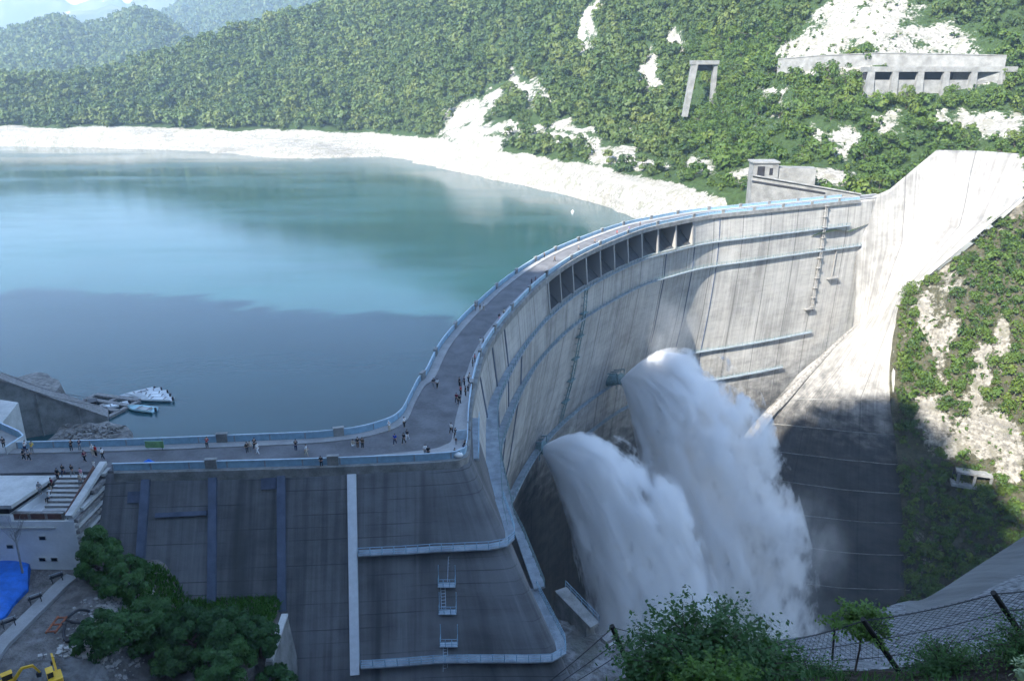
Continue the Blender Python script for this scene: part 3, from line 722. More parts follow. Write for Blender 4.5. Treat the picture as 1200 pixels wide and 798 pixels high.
# the edge of the shade, as points on the lake, the crest and the right bank, carried back along the sun's rays
edge_ = [at(-200,334,WZ), at(0,340,WZ), at(200,344,WZ), at(400,366,WZ), at(540,370,WZ), at(655,303,0)-np.array([0,0,14.]), aty(900,516,316), aty(960,482,311), aty(1040,461,299), aty(1095,503,284), aty(1135,527,275), aty(1170,575,262), aty(1200,628,249)]
eh = sorted((float(p[:2] @ perp), float(p[2] - (p[:2] @ a0)*te)) for p in edge_)
print('ridge', [(round(c), round(h)) for c, h in eh])
pc = np.array([-1800, -900] + [c for c, h in eh] + [eh[-1][0]+25, eh[-1][0]+70, 60, 250, 700, 1500.])
ph = np.array([-60, -60] + [h for c, h in eh] + [eh[-1][1]-12, 96, 90, 130, 170, 190.])
o_s = np.argsort(pc, kind='stable'); pc, ph = pc[o_s], ph[o_s]
cs = np.concatenate([np.arange(-1800,-450,50), np.arange(-450,120,2.5), np.arange(120,1500,50)])
rows_ = []
for A, fz in ((60, None), (95, .55), (130, .8), (160, 1.), (200, 1.02), (330, .95)):
    hh = np.interp(cs, pc, ph) - 6.
    if fz is None: zz = np.full(len(cs), -60.)
    elif fz == 1.: zz = hh + 160*te
    else:
        zt = hh + 160*te; zz = -60 + (zt+60)*fz*(.96 if A != 160 else 1)
    xy = cs[:,None]*perp + A*a0
    rows_.append(np.stack([xy[:,0], xy[:,1], zz], 1))
rg = lin(np.array(rows_), 40); RP = rg.reshape(-1,3); RP[:,2] += fbm(RP, 25, 4)*2.5 + fbm(RP, 7, 2)*2.2
me = fast_mesh('mountain', RP, grid_faces(40, len(cs)), True); set_attr(me, 'bare', np.zeros(len(RP)))
tag(link_mesh('mountain', me, M['hill_ground']), kind='structure')

RG = RP.reshape(40, len(cs), 3); rsel = (cs > -450) & (cs < 100); ridge_s = dict(P=RG[10:34][:, rsel], bare=np.zeros((24, int(rsel.sum()))))
# --- water
def water(name, deep, rough, wav, strength):
    t = Mt(name); p = t.pos(); n1 = t.noise(t.scale(p, wav, wav, 1), 1, 6, .6); n2 = t.noise(t.scale(p, .004, .012, 1), 1, 4, .6)
    n3 = t.noise(t.scale(p, .016, .03, 1), 1, 5, .6)
    rg_ = t.math('ADD', rough, t.math('MULTIPLY', t.ramp(n2, .42, .62), rough*1.2))
    c = t.mix(t.ramp(t.math('ADD', t.math('MULTIPLY', n2, .6), t.math('MULTIPLY', n3, .4)), .38, .62), tuple(x*.82 for x in deep), tuple(x*1.15 for x in deep))
    M[name] = t.done(c, rg_, t.bump(n1, strength, .12), spec=.5); t.b.inputs['IOR'].default_value = 1.33; return M[name]
water('lake_water', (.016, .060, .070), .09, .5, .25); water('river_water', (.10, .17, .19), .25, .35, .8)
lake = [tuple(p) for p in (Ur + wn*3.)[Ur[:,0] > -130]] + [(150,362),(230,700),(260,2600),(-2600,2600),(-2600,60),(-300,60),(-135,98)]
me = bpy.data.meshes.new('lake'); me.from_pydata([(x,y,0) for x,y in lake], [], [tuple(range(len(lake)))]); me.update()
lk = link_mesh('lake', me, M['lake_water']); lk.location = (0,0,WZ); tag(lk, kind='structure')
me = bpy.data.meshes.new('river'); me.from_pydata([(-20,60,0),(320,60,0),(320,360,0),(-20,360,0)], [], [(0,1,2,3)]); me.update()
rv = link_mesh('river', me, M['river_water']); rv.location = (0,0,-166); tag(rv, kind='structure')

# ================================================================== TREES
def crown(n, rx, rz, leafs, lobes=8, seed=0, z0=0., flat=.0, cone=0., aspect=1.6, small=1., jit=.5):
    g = np.random.default_rng(seed)
    C = []
    for k in range(lobes):
        a = g.uniform(0, 2*math.pi); zz = g.uniform(-.75, .8); r = math.sqrt(max(0, 1-zz*zz))*g.uniform(.35, .75)
        if cone: r *= (1 - (zz+1)/2*cone)*1.25
        C.append((rx*r*math.cos(a)*(2-small)**.6, rx*r*math.sin(a)*(2-small)**.6, rz*zz*.72*(2-small)**.4, small*g.uniform(.32, .55)*(1 - .5*cone*(zz+1)/2)))
    C = np.array(C); i = g.integers(0, lobes, n)
    d = g.normal(size=(n,3)); d /= np.linalg.norm(d, axis=1, keepdims=True); d[:,2] = np.where(d[:,2] < -.35, -d[:,2], d[:,2])
    rad = C[i,3]*rx*g.uniform(.72, 1.12, n)
    P = C[i,:3] + d*rad[:,None]*np.array([1,1,min(1.15, rz/rx)])
    N = d + P/np.array([rx, rx, rz])*.5 + g.normal(size=(n,3))*jit + np.array([0,0,.2]); N /= np.linalg.norm(N, axis=1, keepdims=True)
    T = np.cross(N, g.normal(size=(n,3))); T /= np.linalg.norm(T, axis=1, keepdims=True); B = np.cross(N, T)
    s = leafs*g.uniform(.6, 1.35, n)[:,None]
    q = np.stack([P - T*s*aspect*.5, P - B*s*.5 + N*s*.12, P + T*s*aspect*.5, P + B*s*.5 + N*s*.12], 1)
    q[..., 2] += z0
    return q.reshape(-1,3), np.arange(n*4).reshape(n,4)
def trunk_mb(h, r, seed, br=5, spread=2.):
    g = np.random.default_rng(seed); m = MB()
    pts = [np.array([0,0,-.6])] + [np.array([g.normal()*.12*k, g.normal()*.12*k, h*k/4]) for k in range(1,5)]
    m.tube(pts, np.linspace(r, r*.35, 5), 7)
    for k in range(br):
        a = g.uniform(0, 6.28); z = h*g.uniform(.4, .9); l = spread*g.uniform(.6, 1)
        p0 = np.array([0,0,z]); m.tube([p0, p0 + np.array([math.cos(a)*l*.5, math.sin(a)*l*.5, l*.35]), p0 + np.array([math.cos(a)*l, math.sin(a)*l, l*.9])], [r*.4, r*.25, r*.1], 5)
    return m
def scatter(S, n, keep, seed=1):
    """random points on a land sheet, uniform by area"""
    g = np.random.default_rng(seed); P = S['P']; a, b = P.shape[:2]
    c = np.linalg.norm(np.cross(P[1:,:-1]-P[:-1,:-1], P[:-1,1:]-P[:-1,:-1]), axis=-1).ravel()
    k = g.choice(len(c), n, p=c/c.sum()); i, j = k//(b-1), k % (b-1); u, v = g.random(n), g.random(n)
    q = (P[i,j]*(1-u)[:,None]*(1-v)[:,None] + P[i,j+1]*u[:,None]*(1-v)[:,None] + P[i+1,j]*(1-u)[:,None]*v[:,None] + P[i+1,j+1]*u[:,None]*v[:,None])
    bare = S['bare'][i,j]
    px, py, d = proj(q); m = keep(q, px, py, bare, g)
    return q[m], px[m], py[m], d[m]
def thin(q, dist):                          # drop points closer than dist (a coarse grid hash)
    out = []; cell = {}
    for k, p in enumerate(q):
        r = dist if np.isscalar(dist) else dist[k]
        c = (int(p[0]//10), int(p[1]//10), int(p[2]//10)); ok = True
        for dx in (-1,0,1):
            for dy in (-1,0,1):
                for dz in (-1,0,1):
                    for o in cell.get((c[0]+dx, c[1]+dy, c[2]+dz), ()):
                        if (q[o]-p) @ (q[o]-p) < r*r: ok = False; break
                    if not ok: break
                if not ok: break
            if not ok: break
        if ok: cell.setdefault(c, []).append(k); out.append(k)
    return np.array(out, int)
def forest(name, q, size, mat, quads=90, leafs=.34, seed=0):
    """a far wood that reads as one mass: every crown and stem in one object"""
    g = np.random.default_rng(seed); var = [crown(quads, 1., 1., leafs, 7, seed+k, cone=(.0 if k % 4 else .75), jit=.32) for k in range(8)]
    VV, TT = [], []
    for k in range(8):
        idx = np.arange(k, len(q), 8)
        if not len(idx): continue
        v = var[k][0]; a = g.uniform(0, 6.28, len(idx)); s = size[idx]*g.uniform(.8, 1.25, len(idx)); hz = s*g.uniform(.85, 1.35, len(idx))
        ca, sa = np.cos(a)[:,None], np.sin(a)[:,None]
        x = (v[None,:,0]*ca - v[None,:,1]*sa)*s[:,None] + q[idx,0:1]; y = (v[None,:,0]*sa + v[None,:,1]*ca)*s[:,None] + q[idx,1:2]
        z = v[None,:,2]*hz[:,None] + q[idx,2:3] + hz[:,None]*.62
        VV.append(np.stack([x,y,z], -1).reshape(-1,3)); TT.append(np.repeat(g.random(len(idx)), len(v)))
    Vv = np.concatenate(VV); org = Vv.mean(0)
    me = fast_mesh(name, Vv - org, np.arange(len(Vv)).reshape(-1,4)); set_attr(me, 'tint', np.concatenate(TT))
    o = link_mesh(name, me, mat); o.location = org; return tag(o, kind='stuff')
inview = lambda px, py, m=140: (px > -m) & (px < W+m) & (py > -m) & (py < H+m)
# far wood
q, px, py, d = scatter(hill, 30000, lambda q,px,py,b,g: (b < .3) & inview(px,py,120) & ~((px > 1012) & (px < 1176) & (py > 74) & (py < 118)) & ~((px > 802) & (px < 824) & (py > 72) & (py < 128)) & (q[:,2] > -5) & (px < 1260), 3)
r = np.interp(d, [380, 700, 1100], [2.9, 5.2, 7.2])*np.random.default_rng(5).uniform(.55, 1.3, len(q))
k = thin(q, r*1.08); q, px, py, d, r = q[k], px[k], py[k], d[k], r[k]
nearm = (px > 805) & (py > 40) & (py < 240) & (px < 1215)
tag(forest('far_wood', q[~nearm], r[~nearm]*1.25, M['leaf_forest'], 210, .22, 11), 'dense green wood covering the hills beyond the lake', 'wood')
hillq, hillr, hillpx, hillpy = q[nearm], r[nearm], px[nearm], py[nearm]
for S, lo, hi, sd in ((hill2, 8.0, 7., 21), (hill3, 12., 8.5, 31)):
    q, px, py, d = scatter(S, 9000, lambda q,px,py,b,g: inview(px,py,60) & (py < 125), sd); r = np.random.default_rng(sd).uniform(.75, 1.15, len(q))*lo
    k = thin(q, r*1.1); tag(forest('far_wood', q[k], r[k]*1.25, M['leaf_forest'], 100, .32, sd), 'hazy wood on the lower hill at the far left' if sd == 21 else 'hazy wood on the tall hill behind the others', 'wood')

g_ = np.random.default_rng(91); q = scatter(ridge_s, 3000, lambda q,px,py,b,g: q[:,2] > 0, 91)[0]; r = g_.uniform(2.5, 5.2, len(q)); k = thin(q, r)  # unseen trees added on the ridge so the cast shade gets a ragged edge
tag(forest('wood', q[k], r[k]*1.25, M['leaf_dark'], 70, .4, 93), 'unseen wood added behind the viewpoint to make the shade edge ragged', 'wood')
# individual trees and shrubs: a few kinds, then copies of the thing and of each part
def tree_kind(name, label, cat, n, rx, rz, leafs, mat, seed, lobes=9, trunk=True, cone=0., group=None, lift=.75):
    t = thing(name, (0,0,-1000.), label, cat, group)
    v, f = crown(n, rx, rz, leafs, lobes, seed, z0=rz*lift, cone=cone)
    me = fast_mesh('crown', v, f); set_attr(me, 'tint', np.repeat(np.random.default_rng(seed).uniform(0,.18,n), 4)); c = link_mesh('crown', me, mat, t)
    if trunk: trunk_mb(rz*lift*1.15, max(.06, rx*.055), seed, 5, rx*.7).build('trunk', M['bark'], t, local=True)
    return t
def copy_tree(o, parent=None):
    c = o.copy(); COL.objects.link(c); c.parent = parent
    for ch in o.children: copy_tree(ch, c)
    return c
USED = set()
def plant(kind, loc, s, rz, label, group):
    if kind.name in USED: o = copy_tree(kind)
    else: o = kind; USED.add(kind.name)
    o.location = loc; o.scale = (s, s, s*random.uniform(.85, 1.2)); o.rotation_euler = (0, 0, rz)
    o['label'] = label
    if group: o['group'] = group
    elif 'group' in o: del o['group']
    return o
hk = [tree_kind('tree', 'x', 'tree', 650, 1., 1.05, .125, M['leaf_bank'], 100+k, 9, True) for k in range(5)]
rr = np.random.default_rng(77)
order = np.argsort(-hillr); order = order[:170] if len(order) > 170 else order
rest = np.setdiff1d(np.arange(len(hillq)), order)
def regA(px, py):
    if px < 900 and py > 80: return 'green broadleaf tree on the slope left above the dam end building', 'trees above the dam end building'
    if py < 95: return 'green tree on the steep slope beside the long roadside gallery', 'trees beside the roadside gallery'
    if px < 1040: return 'broadleaf tree between pale rocks, below the roadside gallery', 'trees below the roadside gallery'
    return 'broadleaf tree behind the top edge of the sunlit concrete slope', 'trees behind the concrete slope'
for i in order:
    la, gr = regA(hillpx[i], hillpy[i])
    plant(hk[rr.integers(5)], hillq[i] - np.array([0,0,.3]), hillr[i]*1.3, rr.uniform(0,6.28), la, gr)
if len(rest): tag(forest('wood', hillq[rest], hillr[rest]*1.25, M['leaf_bank'], 150, .26, 41), 'small trees filling the sunlit slope below the gallery', 'wood')
q, px, py, d = scatter(hill, 26000, lambda q,px,py,b,g: inview(px,py,30) & (px > 790) & (q[:,2] > 0) & (g.random(len(q)) > .25 + b*.62), 53)
q = q[rr.permutation(len(q))[:5200]]
tag(forest('undergrowth', q, rr.uniform(.6, 1.7, len(q)), M['leaf_bank'], 60, .32, 63), 'low undergrowth between the trees and rocks of the sunlit slope', 'undergrowth')
# right bank: big ones by themselves, the low cover as stuff
q, px, py, d = scatter(bank, 6000, lambda q,px,py,b,g: (b < .42) & inview(px,py,60) & (px > 1052), 51)
keep_ = fbm(q+20, 12, 3) > -.34; q, px, py = q[keep_], px[keep_], py[keep_]; r = rr.uniform(.8, 2.9, len(q)); k = thin(q, r*1.05); q, r, px, py = q[k], r[k], px[k], py[k]
o_ = np.argsort(-r*(inview(px,py,0)))[:110]; rest = np.setdiff1d(np.arange(len(q)), o_)
bkk = [tree_kind('tree', 'x', 'tree', 650, 1., .9, .12, M['leaf_bank'], 130+k, 10, True) for k in range(4)]
for i in o_:
    la, gr = (('leafy tree low on the shaded bank right of the dark concrete', 'trees low on the shaded bank') if py[i] > 500 else ('leafy tree on the sunlit rocky bank right of the concrete slope', 'trees on the sunlit right bank'))
    plant(bkk[rr.integers(4)], q[i] - np.array([0,0,.3]), r[i]*1.3, rr.uniform(0,6.28), la, gr)
tag(forest('bank_shrubs', q[rest], r[rest]*1.25, M['leaf_bank'], 110, .26, 61), 'low green shrubs covering the bank right of the concrete', 'shrubs')
q, px, py, d = scatter(bank, 7000, lambda q,px,py,b,g: inview(px,py,60) & (px > 1050) & (g.random(len(q)) > b*.9) & (fbm(q, 7, 3) > -.2), 52)
tag(forest('bank_cover', q, rr.uniform(.45, 1.0, len(q)), M['leaf_bank'], 40, .42, 62), 'ground cover between the rocks of the right bank', 'ground cover')
# ================================================================== OBJECTS
Z0 = -9.5                                    # the yard
V3 = lambda *a: np.array(a, float)
# ---- white building with the stepped terrace, left of the wing
bl = thing('visitor_building', (-66, 88, Z0), 'white flat roofed building with a stepped terrace beside the wing dam', 'building')
m = MB(); m.prism([(-88,86),(-54.6,86),(-54.6,90),(-54.6,96),(-88,96)], -10.2, -2.5); m.build('wall', M['white_paint'], bl)
m = MB(); m.prism([(-88,85.5),(-61.6,85.5),(-60.3,93.2),(-88,93.2)], -.45, .02); m.build('roof', M['pale_concrete'], bl)
m = MB(); m.prism([(-88,86.3),(-62.6,86.3),(-61.5,93),(-88,93)], -1.6, -.46); m.build('opening_shade', M['shade_black'], bl)  # solid dark block, paints in the shade under the roof slab
m = MB(); m.prism([(-88,85.8),(-62.2,85.8),(-61.1,93),(-88,93)], -2.5, -1.6); m.build('parapet', M['white_paint'], bl)
for k in range(8):
    y1 = 93.4 - k*.62; z = -.02 - k*.34
    m = MB(); m.prism([(-59.9+.0*k,y1-.62),(-55.9,y1-.62),(-55.9,y1),(-59.9,y1)], -2.52, z-.02); o = m.build('step', M['pale_concrete'], bl)
    m = MB(); m.box((-57.9, y1-.63, z-.17), (3.9, .03, .26)); m.build('riser', M['wood_grey'], o)
m = MB(); m.bar((-55.6,94.2,.55),(-55.6,86.3,-2.0), .14, 1.0); m.build('railing', M['brown_rail'], bl)
m = MB(); m.bar((-54.95,95.4,.75),(-54.95,85.8,-1.75), .9, .5); m.build('parapet', M['pale_concrete'], bl)
m = MB(); m.box((-59.1,86.5,-2.0),(6.4,.5,1.0)); o = m.build('planter', M['wood_grey'], bl)
for x in (-61.2,-59.1,-57): 
    m = MB(); m.box((x,86.22,-1.95),(1.7,.06,.7)); m.build('planter_panel', M['brown_rail'], o)
for k in range(11):
    z = -.2 - k*.78; y0 = max(86.1, 0); y1 = 95.6; z_at = lambda y: .75 - (95.4-y)*.26
    ys0 = max(86.05, 95.4 - (.35 - z)/.26*1.0) if False else 86.05
    if z > z_at(86.05)-.5: ys0 = 95.4 - (.25 - z)/.26
    m = MB(); m.bar((-54.35, max(86.05, ys0), z), (-54.35, 95.5, z), .5, .42); m.build('louvre', M['wood_grey'] if k % 2 else M['pale_concrete'], bl)
for px, py in ((50,630),(50,655),(64,655),(12,640)):
    p = aty(px, py, 86); m = MB(); m.box((p[0], 85.97, p[2]), (.9,.1,.6)); o = m.build('window', M['pale_concrete'], bl)
    m = MB(); m.box((p[0], 85.91, p[2]), (.72,.04,.44)); m.build('pane', M['glass_dark'], o)
m = MB(); m.box((-66.5,85.9,-3.4),(19,.2,.16)); m.build('string_course', M['pale_concrete'], bl)
# lookout platform with its blue rail, by the lake
pf = thing('lookout_platform', (-78,106,-3), 'pale lookout platform with a blue rail at the lake end of the road', 'platform')
pl = [at(*q)[:2] for q in ((-60,484,0),(0,503,0),(24,514,0),(29,519,0),(8,533,0),(-60,535,0))]
m = MB(); m.prism(pl, -5, .06); m.build('deck', M['pavement'], pf)
for a, b in ((0,1),(1,2),(2,3),(3,4)):
    m = MB(); A, B = V3(*pl[a], .6), V3(*pl[b], .6); m.bar(A, B, .14, 1.05); o = m.build('railing', M['metal_blue'] if a < 3 else M['pale_concrete'], pf)
    m = MB(); m.bar(A+V3(0,0,.6), B+V3(0,0,.6), .26, .1); m.build('hand_rail', M['rail_pale'], o)
m = MB(); m.prism([(-150,84),(-70.2,84.5),(-70.2,93.6),(-150,91)], -.36, -.01); tag(m.build('pavement', M['pavement']), kind='structure')
m = MB(); m.prism([(-150,100),(-75,100.5),(-80,118),(-150,140)], -12, -.05); m.build('terrace_block', M['pale_concrete'], pf)

# ---- lake side: boat ramp, broken slab, rubble, floating dock and boats
rp = thing('boat_ramp', (-100,158,-24), 'dark concrete boat ramp with a sloping top running down into the lake', 'ramp')
a, b = at(-60,425,-5.), at(126,489,-22.2); dd = (b-a); nn_ = V3(-dd[1], dd[0], 0); nn_ /= np.linalg.norm(nn_)
if nn_[1] < 0: nn_ = -nn_
w0, w1 = a, b; lo0, lo1 = V3(a[0],a[1],-27), V3(b[0],b[1],-27)
m = MB(); m.hexa([lo0, lo1, lo1+nn_*.8, lo0+nn_*.8, w0, w1, w1+nn_*.8, w0+nn_*.8]); m.build('side_wall', M['wing_concrete_p'] if 'wing_concrete_p' in M else M['coping'], rp)
m = MB(); m.hexa([lo0+nn_*.8, lo1+nn_*.8, lo1+nn_*7, lo0+nn_*7, w0+nn_*.8-V3(0,0,.8), w1+nn_*.8-V3(0,0,.8), w1+nn_*7-V3(0,0,.8), w0+nn_*7-V3(0,0,.8)]); m.build('deck', M['wood_grey'], rp)
m = MB(); m.bar(w0+V3(0,0,.1)+nn_*.3, w1+V3(0,0,.1)+nn_*.3, 1.1, .3); m.build('coping', M['wood_grey'], rp)
for q in (.22, .52, .8): 
    p = w0+(w1-w0)*q - nn_*.15; m = MB(); m.bar(V3(p[0],p[1],-26), p-V3(0,0,.2), .4); m.build('buttress', M['coping'], rp)
def rocky(name, poly, z0, z1, mat, label, cat, seed, amp=.7, n=26):
    """broken block: outline polygon in plan, rough top"""
    g = np.array(poly, float); c = g.mean(0); L = []
    for f_ in (1.0, 1.06, .96, .7, .35, .02):
        L.append(catmull(np.vstack([g, g[:1]]), n)*f_ + c*(1-f_))
    zz = [z0, (z0+z1)/2, z1-.3, z1, z1+.1, z1+.15]
    G = np.array([np.concatenate([l, np.full((n,1), z)], 1) for l, z in zip(L, zz)])
    G += np.stack([fbm(G+seed, 2.2, 3)*amp, fbm(G+seed+9, 2.2, 3)*amp, fbm(G+seed+5, 2.6, 3)*amp], -1)
    G[:, -1] = G[:, 0]
    m = MB(); m.grid(G); o = m.build(name, mat); return tag(o, label, cat)
rocky('broken_slab', [at(*q)[:2] for q in ((-20,455,-19),(0,448,-19),(45,434,-19),(72,447,-19),(60,462,-19),(25,470,-19),(-10,470,-19))], -26, -19, M['rubble_rock'], 'broken concrete slab lying in the lake behind the boat ramp', 'slab', 3, .8, 40)
p0_ = [at(*q)[:2] for q in ((42,524,-21),(70,492,-21),(110,487,-21),(150,492,-21),(144,505,-21),(128,518,-21),(90,524,-21))]
rocky('rubble_heap', p0_, -26, -22.2, M['rubble_rock'], 'low grey rubble bank at the water edge below the crest road', 'rubble', 8, 1.2, 40)
st = MB(); g = np.random.default_rng(4); pp_ = np.array(p0_)
for k in range(260):
    wgt = g.dirichlet(np.ones(len(pp_))*.6); c = wgt @ pp_; s = g.uniform(.25, .9)
    st.bar(V3(*c, -22+g.uniform(-.3,.5)), V3(*c, -22+g.uniform(-.1,.6)) + V3(g.normal()*s, g.normal()*s, g.normal()*.2), s*.7, s*.4)
tag(st.build('rubble_stones', M['rubble_rock']), 'loose pale stones scattered over the rubble bank', 'stones', kind='stuff')
dk = thing('floating_dock', (-88,168,-24), 'grey floating dock with open pens and a long hull on it', 'dock')
q4 = [at(*q)[:2] for q in ((80,478,-23.6),(112,463,-23.6),(163,470,-23.6),(126,489,-23.6))]
lerp2 = lambda u, v: (1-u)*(1-v)*q4[0]+u*(1-v)*q4[1]+u*v*q4[2]+(1-u)*v*q4[3]
for v in (0,.5,1.): 
    m = MB(); m.bar(V3(*lerp2(0,v),-23.7), V3(*lerp2(1,v),-23.7), 1.1, .6); m.build('pontoon', M['wood_grey'], dk)
for u in (0,.33,.66,1.):
    m = MB(); m.bar(V3(*lerp2(u,0),-23.5), V3(*lerp2(u,1),-23.5), 1.3, .55); m.build('pontoon', M['wood_grey'], dk)
for u, v in ((.17,.25),(.5,.25),(.17,.75)):
    m = MB(); m.box((*lerp2(u,v), -23.3), (2.0,2.6,.9), .4); m.build('crate', M['dark_metal'], dk)
def boat(label, p, rz, L, wd, mat, cover):
    t = thing('boat', (p[0], p[1], WZ), label, 'boat', 'boats moored at the floating dock'); t.rotation_euler = (0,0,rz); n = 9
    G = []
    for i in range(n):
        x = -L/2 + L*i/(n-1); k = 1 - max(0, (i/(n-1)-.55)/.45)**2; w_1 = wd/2*max(.06,k)
        G.append([(x,-w_1,.75+.15*(i/(n-1))**2),(x,-w_1*.8,.1),(x,0,-.25),(x,w_1*.8,.1),(x,w_1,.75+.15*(i/(n-1))**2),(x,w_1*.82,.7),(x,w_1*.7,.35),(x,0,.3),(x,-w_1*.7,.35),(x,-w_1*.82,.7),(x,-w_1,.75+.15*(i/(n-1))**2)])
    m = MB(); m.grid(G); m.add(G[0][:10], [tuple(range(10))]); m.build('hull', M[mat], t, True, local=True)
    m = MB(); m.box((-L*.1, 0, .62), (L*.5, wd*.62, .12)); m.build(cover, M['boat_white' if mat == 'boat_white' else 'pale_concrete'], t, local=True)
    for sx in (-.3, .05): 
        m = MB(); m.box((L*sx, 0, .8), (.25, wd*.7, .08)); m.build('bench', M['wood_grey'], t, local=True)
    m = MB(); m.box((-L/2-.15, 0, .7), (.35,.4,.9)); m.build('outboard_motor', M['dark_metal'], t, local=True)
    return t
for k, (px, py, rz, L_, lab) in enumerate(((160,463,42,8.5,'white open boat with its bow at the dock, leftmost of the fan'),(168,462,28,8.,'white open boat second from the left in the fan at the dock'),
        (174,464,16,8.5,'white open boat in the middle of the fan moored to the dock'),(178,466.5,5,8.5,'white open boat, second from the water end of the fan'),(181,469.5,-4,9.,'white open boat, lowest of the fan at the dock'))):
    boat(lab, at(px,py,WZ), R(rz+180), L_, 2.0, 'boat_white', 'deck_cover')
boat('pale teal flat boat moored on its own below the white boats', at(166,481,WZ), R(165), 7.5, 2.6, 'boat_teal', 'deck_cover')
o = boat('long pale hull hauled up on the floating dock', at(132,478,WZ)+V3(0,0,.6), R(215), 7., 1.8, 'boat_white', 'deck_cover')
del o['group']
for k, (p, q, la) in enumerate((((-20,427,2),(105,466,-23),'upper of two thin cables running down to the floating dock'),((-20,436,0),(122,476,-23),'lower of two thin cables running down to the floating dock'))):
    a, b = at(*p), at(*q); m = MB(); m.tube([a+(b-a)*f_ - V3(0,0,1.2*math.sin(math.pi*f_)) for f_ in np.linspace(0,1,12)], .055, 4); tag(m.build('cable', M['wire']), la, 'cable')
m = MB(); G = [[(.9*math.sin(a)*math.cos(b), .9*math.sin(a)*math.sin(b), .9*math.cos(a)+.2) for b in np.linspace(0,2*math.pi,13)] for a in np.linspace(.01,2.6,9)]
m.grid(np.array(G)); m.tube([(0,0,.9),(0,0,1.7)], .12, 6); o = m.build('buoy', M['buoy_white'], None, True, local=True); o.location = at(671,249,WZ); tag(o, 'small white buoy floating alone near the far pale shore', 'buoy')

# ---- small things on the crest road
def sheet(name, c, rx, ry, h, mat, label, cat, seed):
    n = 14; G = np.zeros((n,n,3)); u = np.linspace(-1,1,n); X_, Y_ = np.meshgrid(u,u)
    G[...,0] = X_*rx; G[...,1] = Y_*ry; G[...,2] = h*np.exp(-(X_**2+Y_**2)*1.3)*(.8) ; G[...,2] += np.abs(fbm(np.stack([X_*2+seed,Y_*2,0*X_],-1),1,3))*h*.3
    m = MB(); m.grid(G); o = m.build(name, mat, None, False, local=True); o.location = c; return tag(o, label, cat)
sheet('tarp_bundle', at(175,546,.02), 1.2, .7, 1.1, M['tarp'], 'small bright blue tarp bundle on the road beside the wing railing', 'tarp', 2)
m = MB(); m.bar(at(137,548,.25), at(166,546,.25), .35, .3); m.bar(at(140,546,.2), at(160,545,.2), .3, .2); tag(m.build('plank_pile', M['rust']), 'rusty orange planks lying along the wing railing beside the blue bundle', 'planks')
bx_ = thing('notice_board', at(541,517,.15), 'pale blue board standing in the corner of the crest pavement', 'sign')
m = MB(); m.box((0,0,1.0), (1.6,.12,1.5), .3); m.build('board', M['rail_pale'], bx_, local=True)
for s in (-.7,.7): m = MB(); m.box((s,s*.3,.4), (.1,.1,.8)); m.build('leg', M['grey_metal'], bx_, local=True)
gs = thing('sign', at(182,521,1.0), 'small green sign board hung on the lake side railing', 'sign')
m = MB(); m.box((0,-.25,.15), (2.6,.08,1.0)); m.build('board', M['sign_green'] if 'sign_green' in M else plain('sign_green', (.20,.36,.16)), gs, local=True)
for s in (-1,1): m = MB(); m.box((s,-.15,.0), (.12,.12,1.2)); m.build('leg', M['grey_metal'], gs, local=True)
wb = thing('bag', at(537,536,.15), 'white bag set down in the corner of the crest pavement', 'bag')
m = MB(); G = [[(.5*math.sin(a)*math.cos(b)*1.4, .45*math.sin(a)*math.sin(b), .4*math.cos(a)+.4) for b in np.linspace(0,2*math.pi,11)] for a in np.linspace(.05,3.0,8)]; m.grid(np.array(G)); m.build('bag_body', M['white_paint'], wb, True, local=True)
m = MB(); m.tube([(-.3,0,.75),(-.15,0,1.),(.15,0,1.),(.3,0,.75)], .04, 5); m.build('handle', M['dark_metal'], wb, local=True)

# ---- the yard: tarp, path, barriers, excavators, scrap
e_up = [at(*q) for q in ((-60,632,-8.8),(0,645,-8.8),(20,652,-8.9),(36,662,-9.2))]; e_lo = [at(*q) for q in ((-60,752,-9.3),(0,726,-9.3),(16,708,-9.3),(33,690,-9.3))]
G = np.swapaxes(loft([e_up, e_lo], 24, 18), 0, 1); vv = np.linspace(0,1,18)[None,:]
G = loft([e_up, e_lo], 24, 18); vv = np.linspace(0,1,18)[:,None]; G[...,2] += .9*np.sin(np.pi*vv)**.7 + fbm(G, 1.6, 3)*.22 + .1
m = MB(); m.grid(G); B_ = np.concatenate([G[0], G[:,-1], G[::-1][0][::-1]]); sk = B_ - V3(0,0,1.6); m.grid(np.array([B_, sk])); tag(m.build('tarpaulin', M['tarp'], None, True), 'big bright blue tarpaulin spread over a mound in the yard', 'tarp')
A = [at(*q) for q in ((-40,790,-9.1),(0,745,-9.1),(30,716,-9.1),(66,681,-9.1),(78,672,-9.1))]; B = [at(*q) for q in ((-20,800,-9.1),(8,756,-9.1),(42,722,-9.1),(79,685,-9.1),(90,676,-9.1))]
m = MB(); m.ribbon(lin(A,20), lin(B,20), .6); tag(m.build('path', M['pavement']), kind='structure')
for px, py, la in ((67,680,'dark folding barrier at the building end of the pale yard path'),(42,705,'dark folding barrier half way along the pale yard path'),(11,733,'dark folding barrier at the near end of the pale yard path')):
    t = thing('barrier', at(px,py,-9.1), la, 'barrier', 'barriers along the yard path'); t.rotation_euler = (0,0,R(40))
    for sx in (-.55,.55):
        m = MB(); m.bar((sx,-.35,0),(sx,0,1.05),.09); m.bar((sx,.35,0),(sx,0,1.05),.09); m.build('leg', M['dark_metal'], t, local=True)
    for z in (.95,.6): m = MB(); m.box((0,0,z),(1.5,.14+.2*(1-z),.2)); m.build('rail', M['dark_metal' if z < .9 else 'grey_metal'], t, local=True)
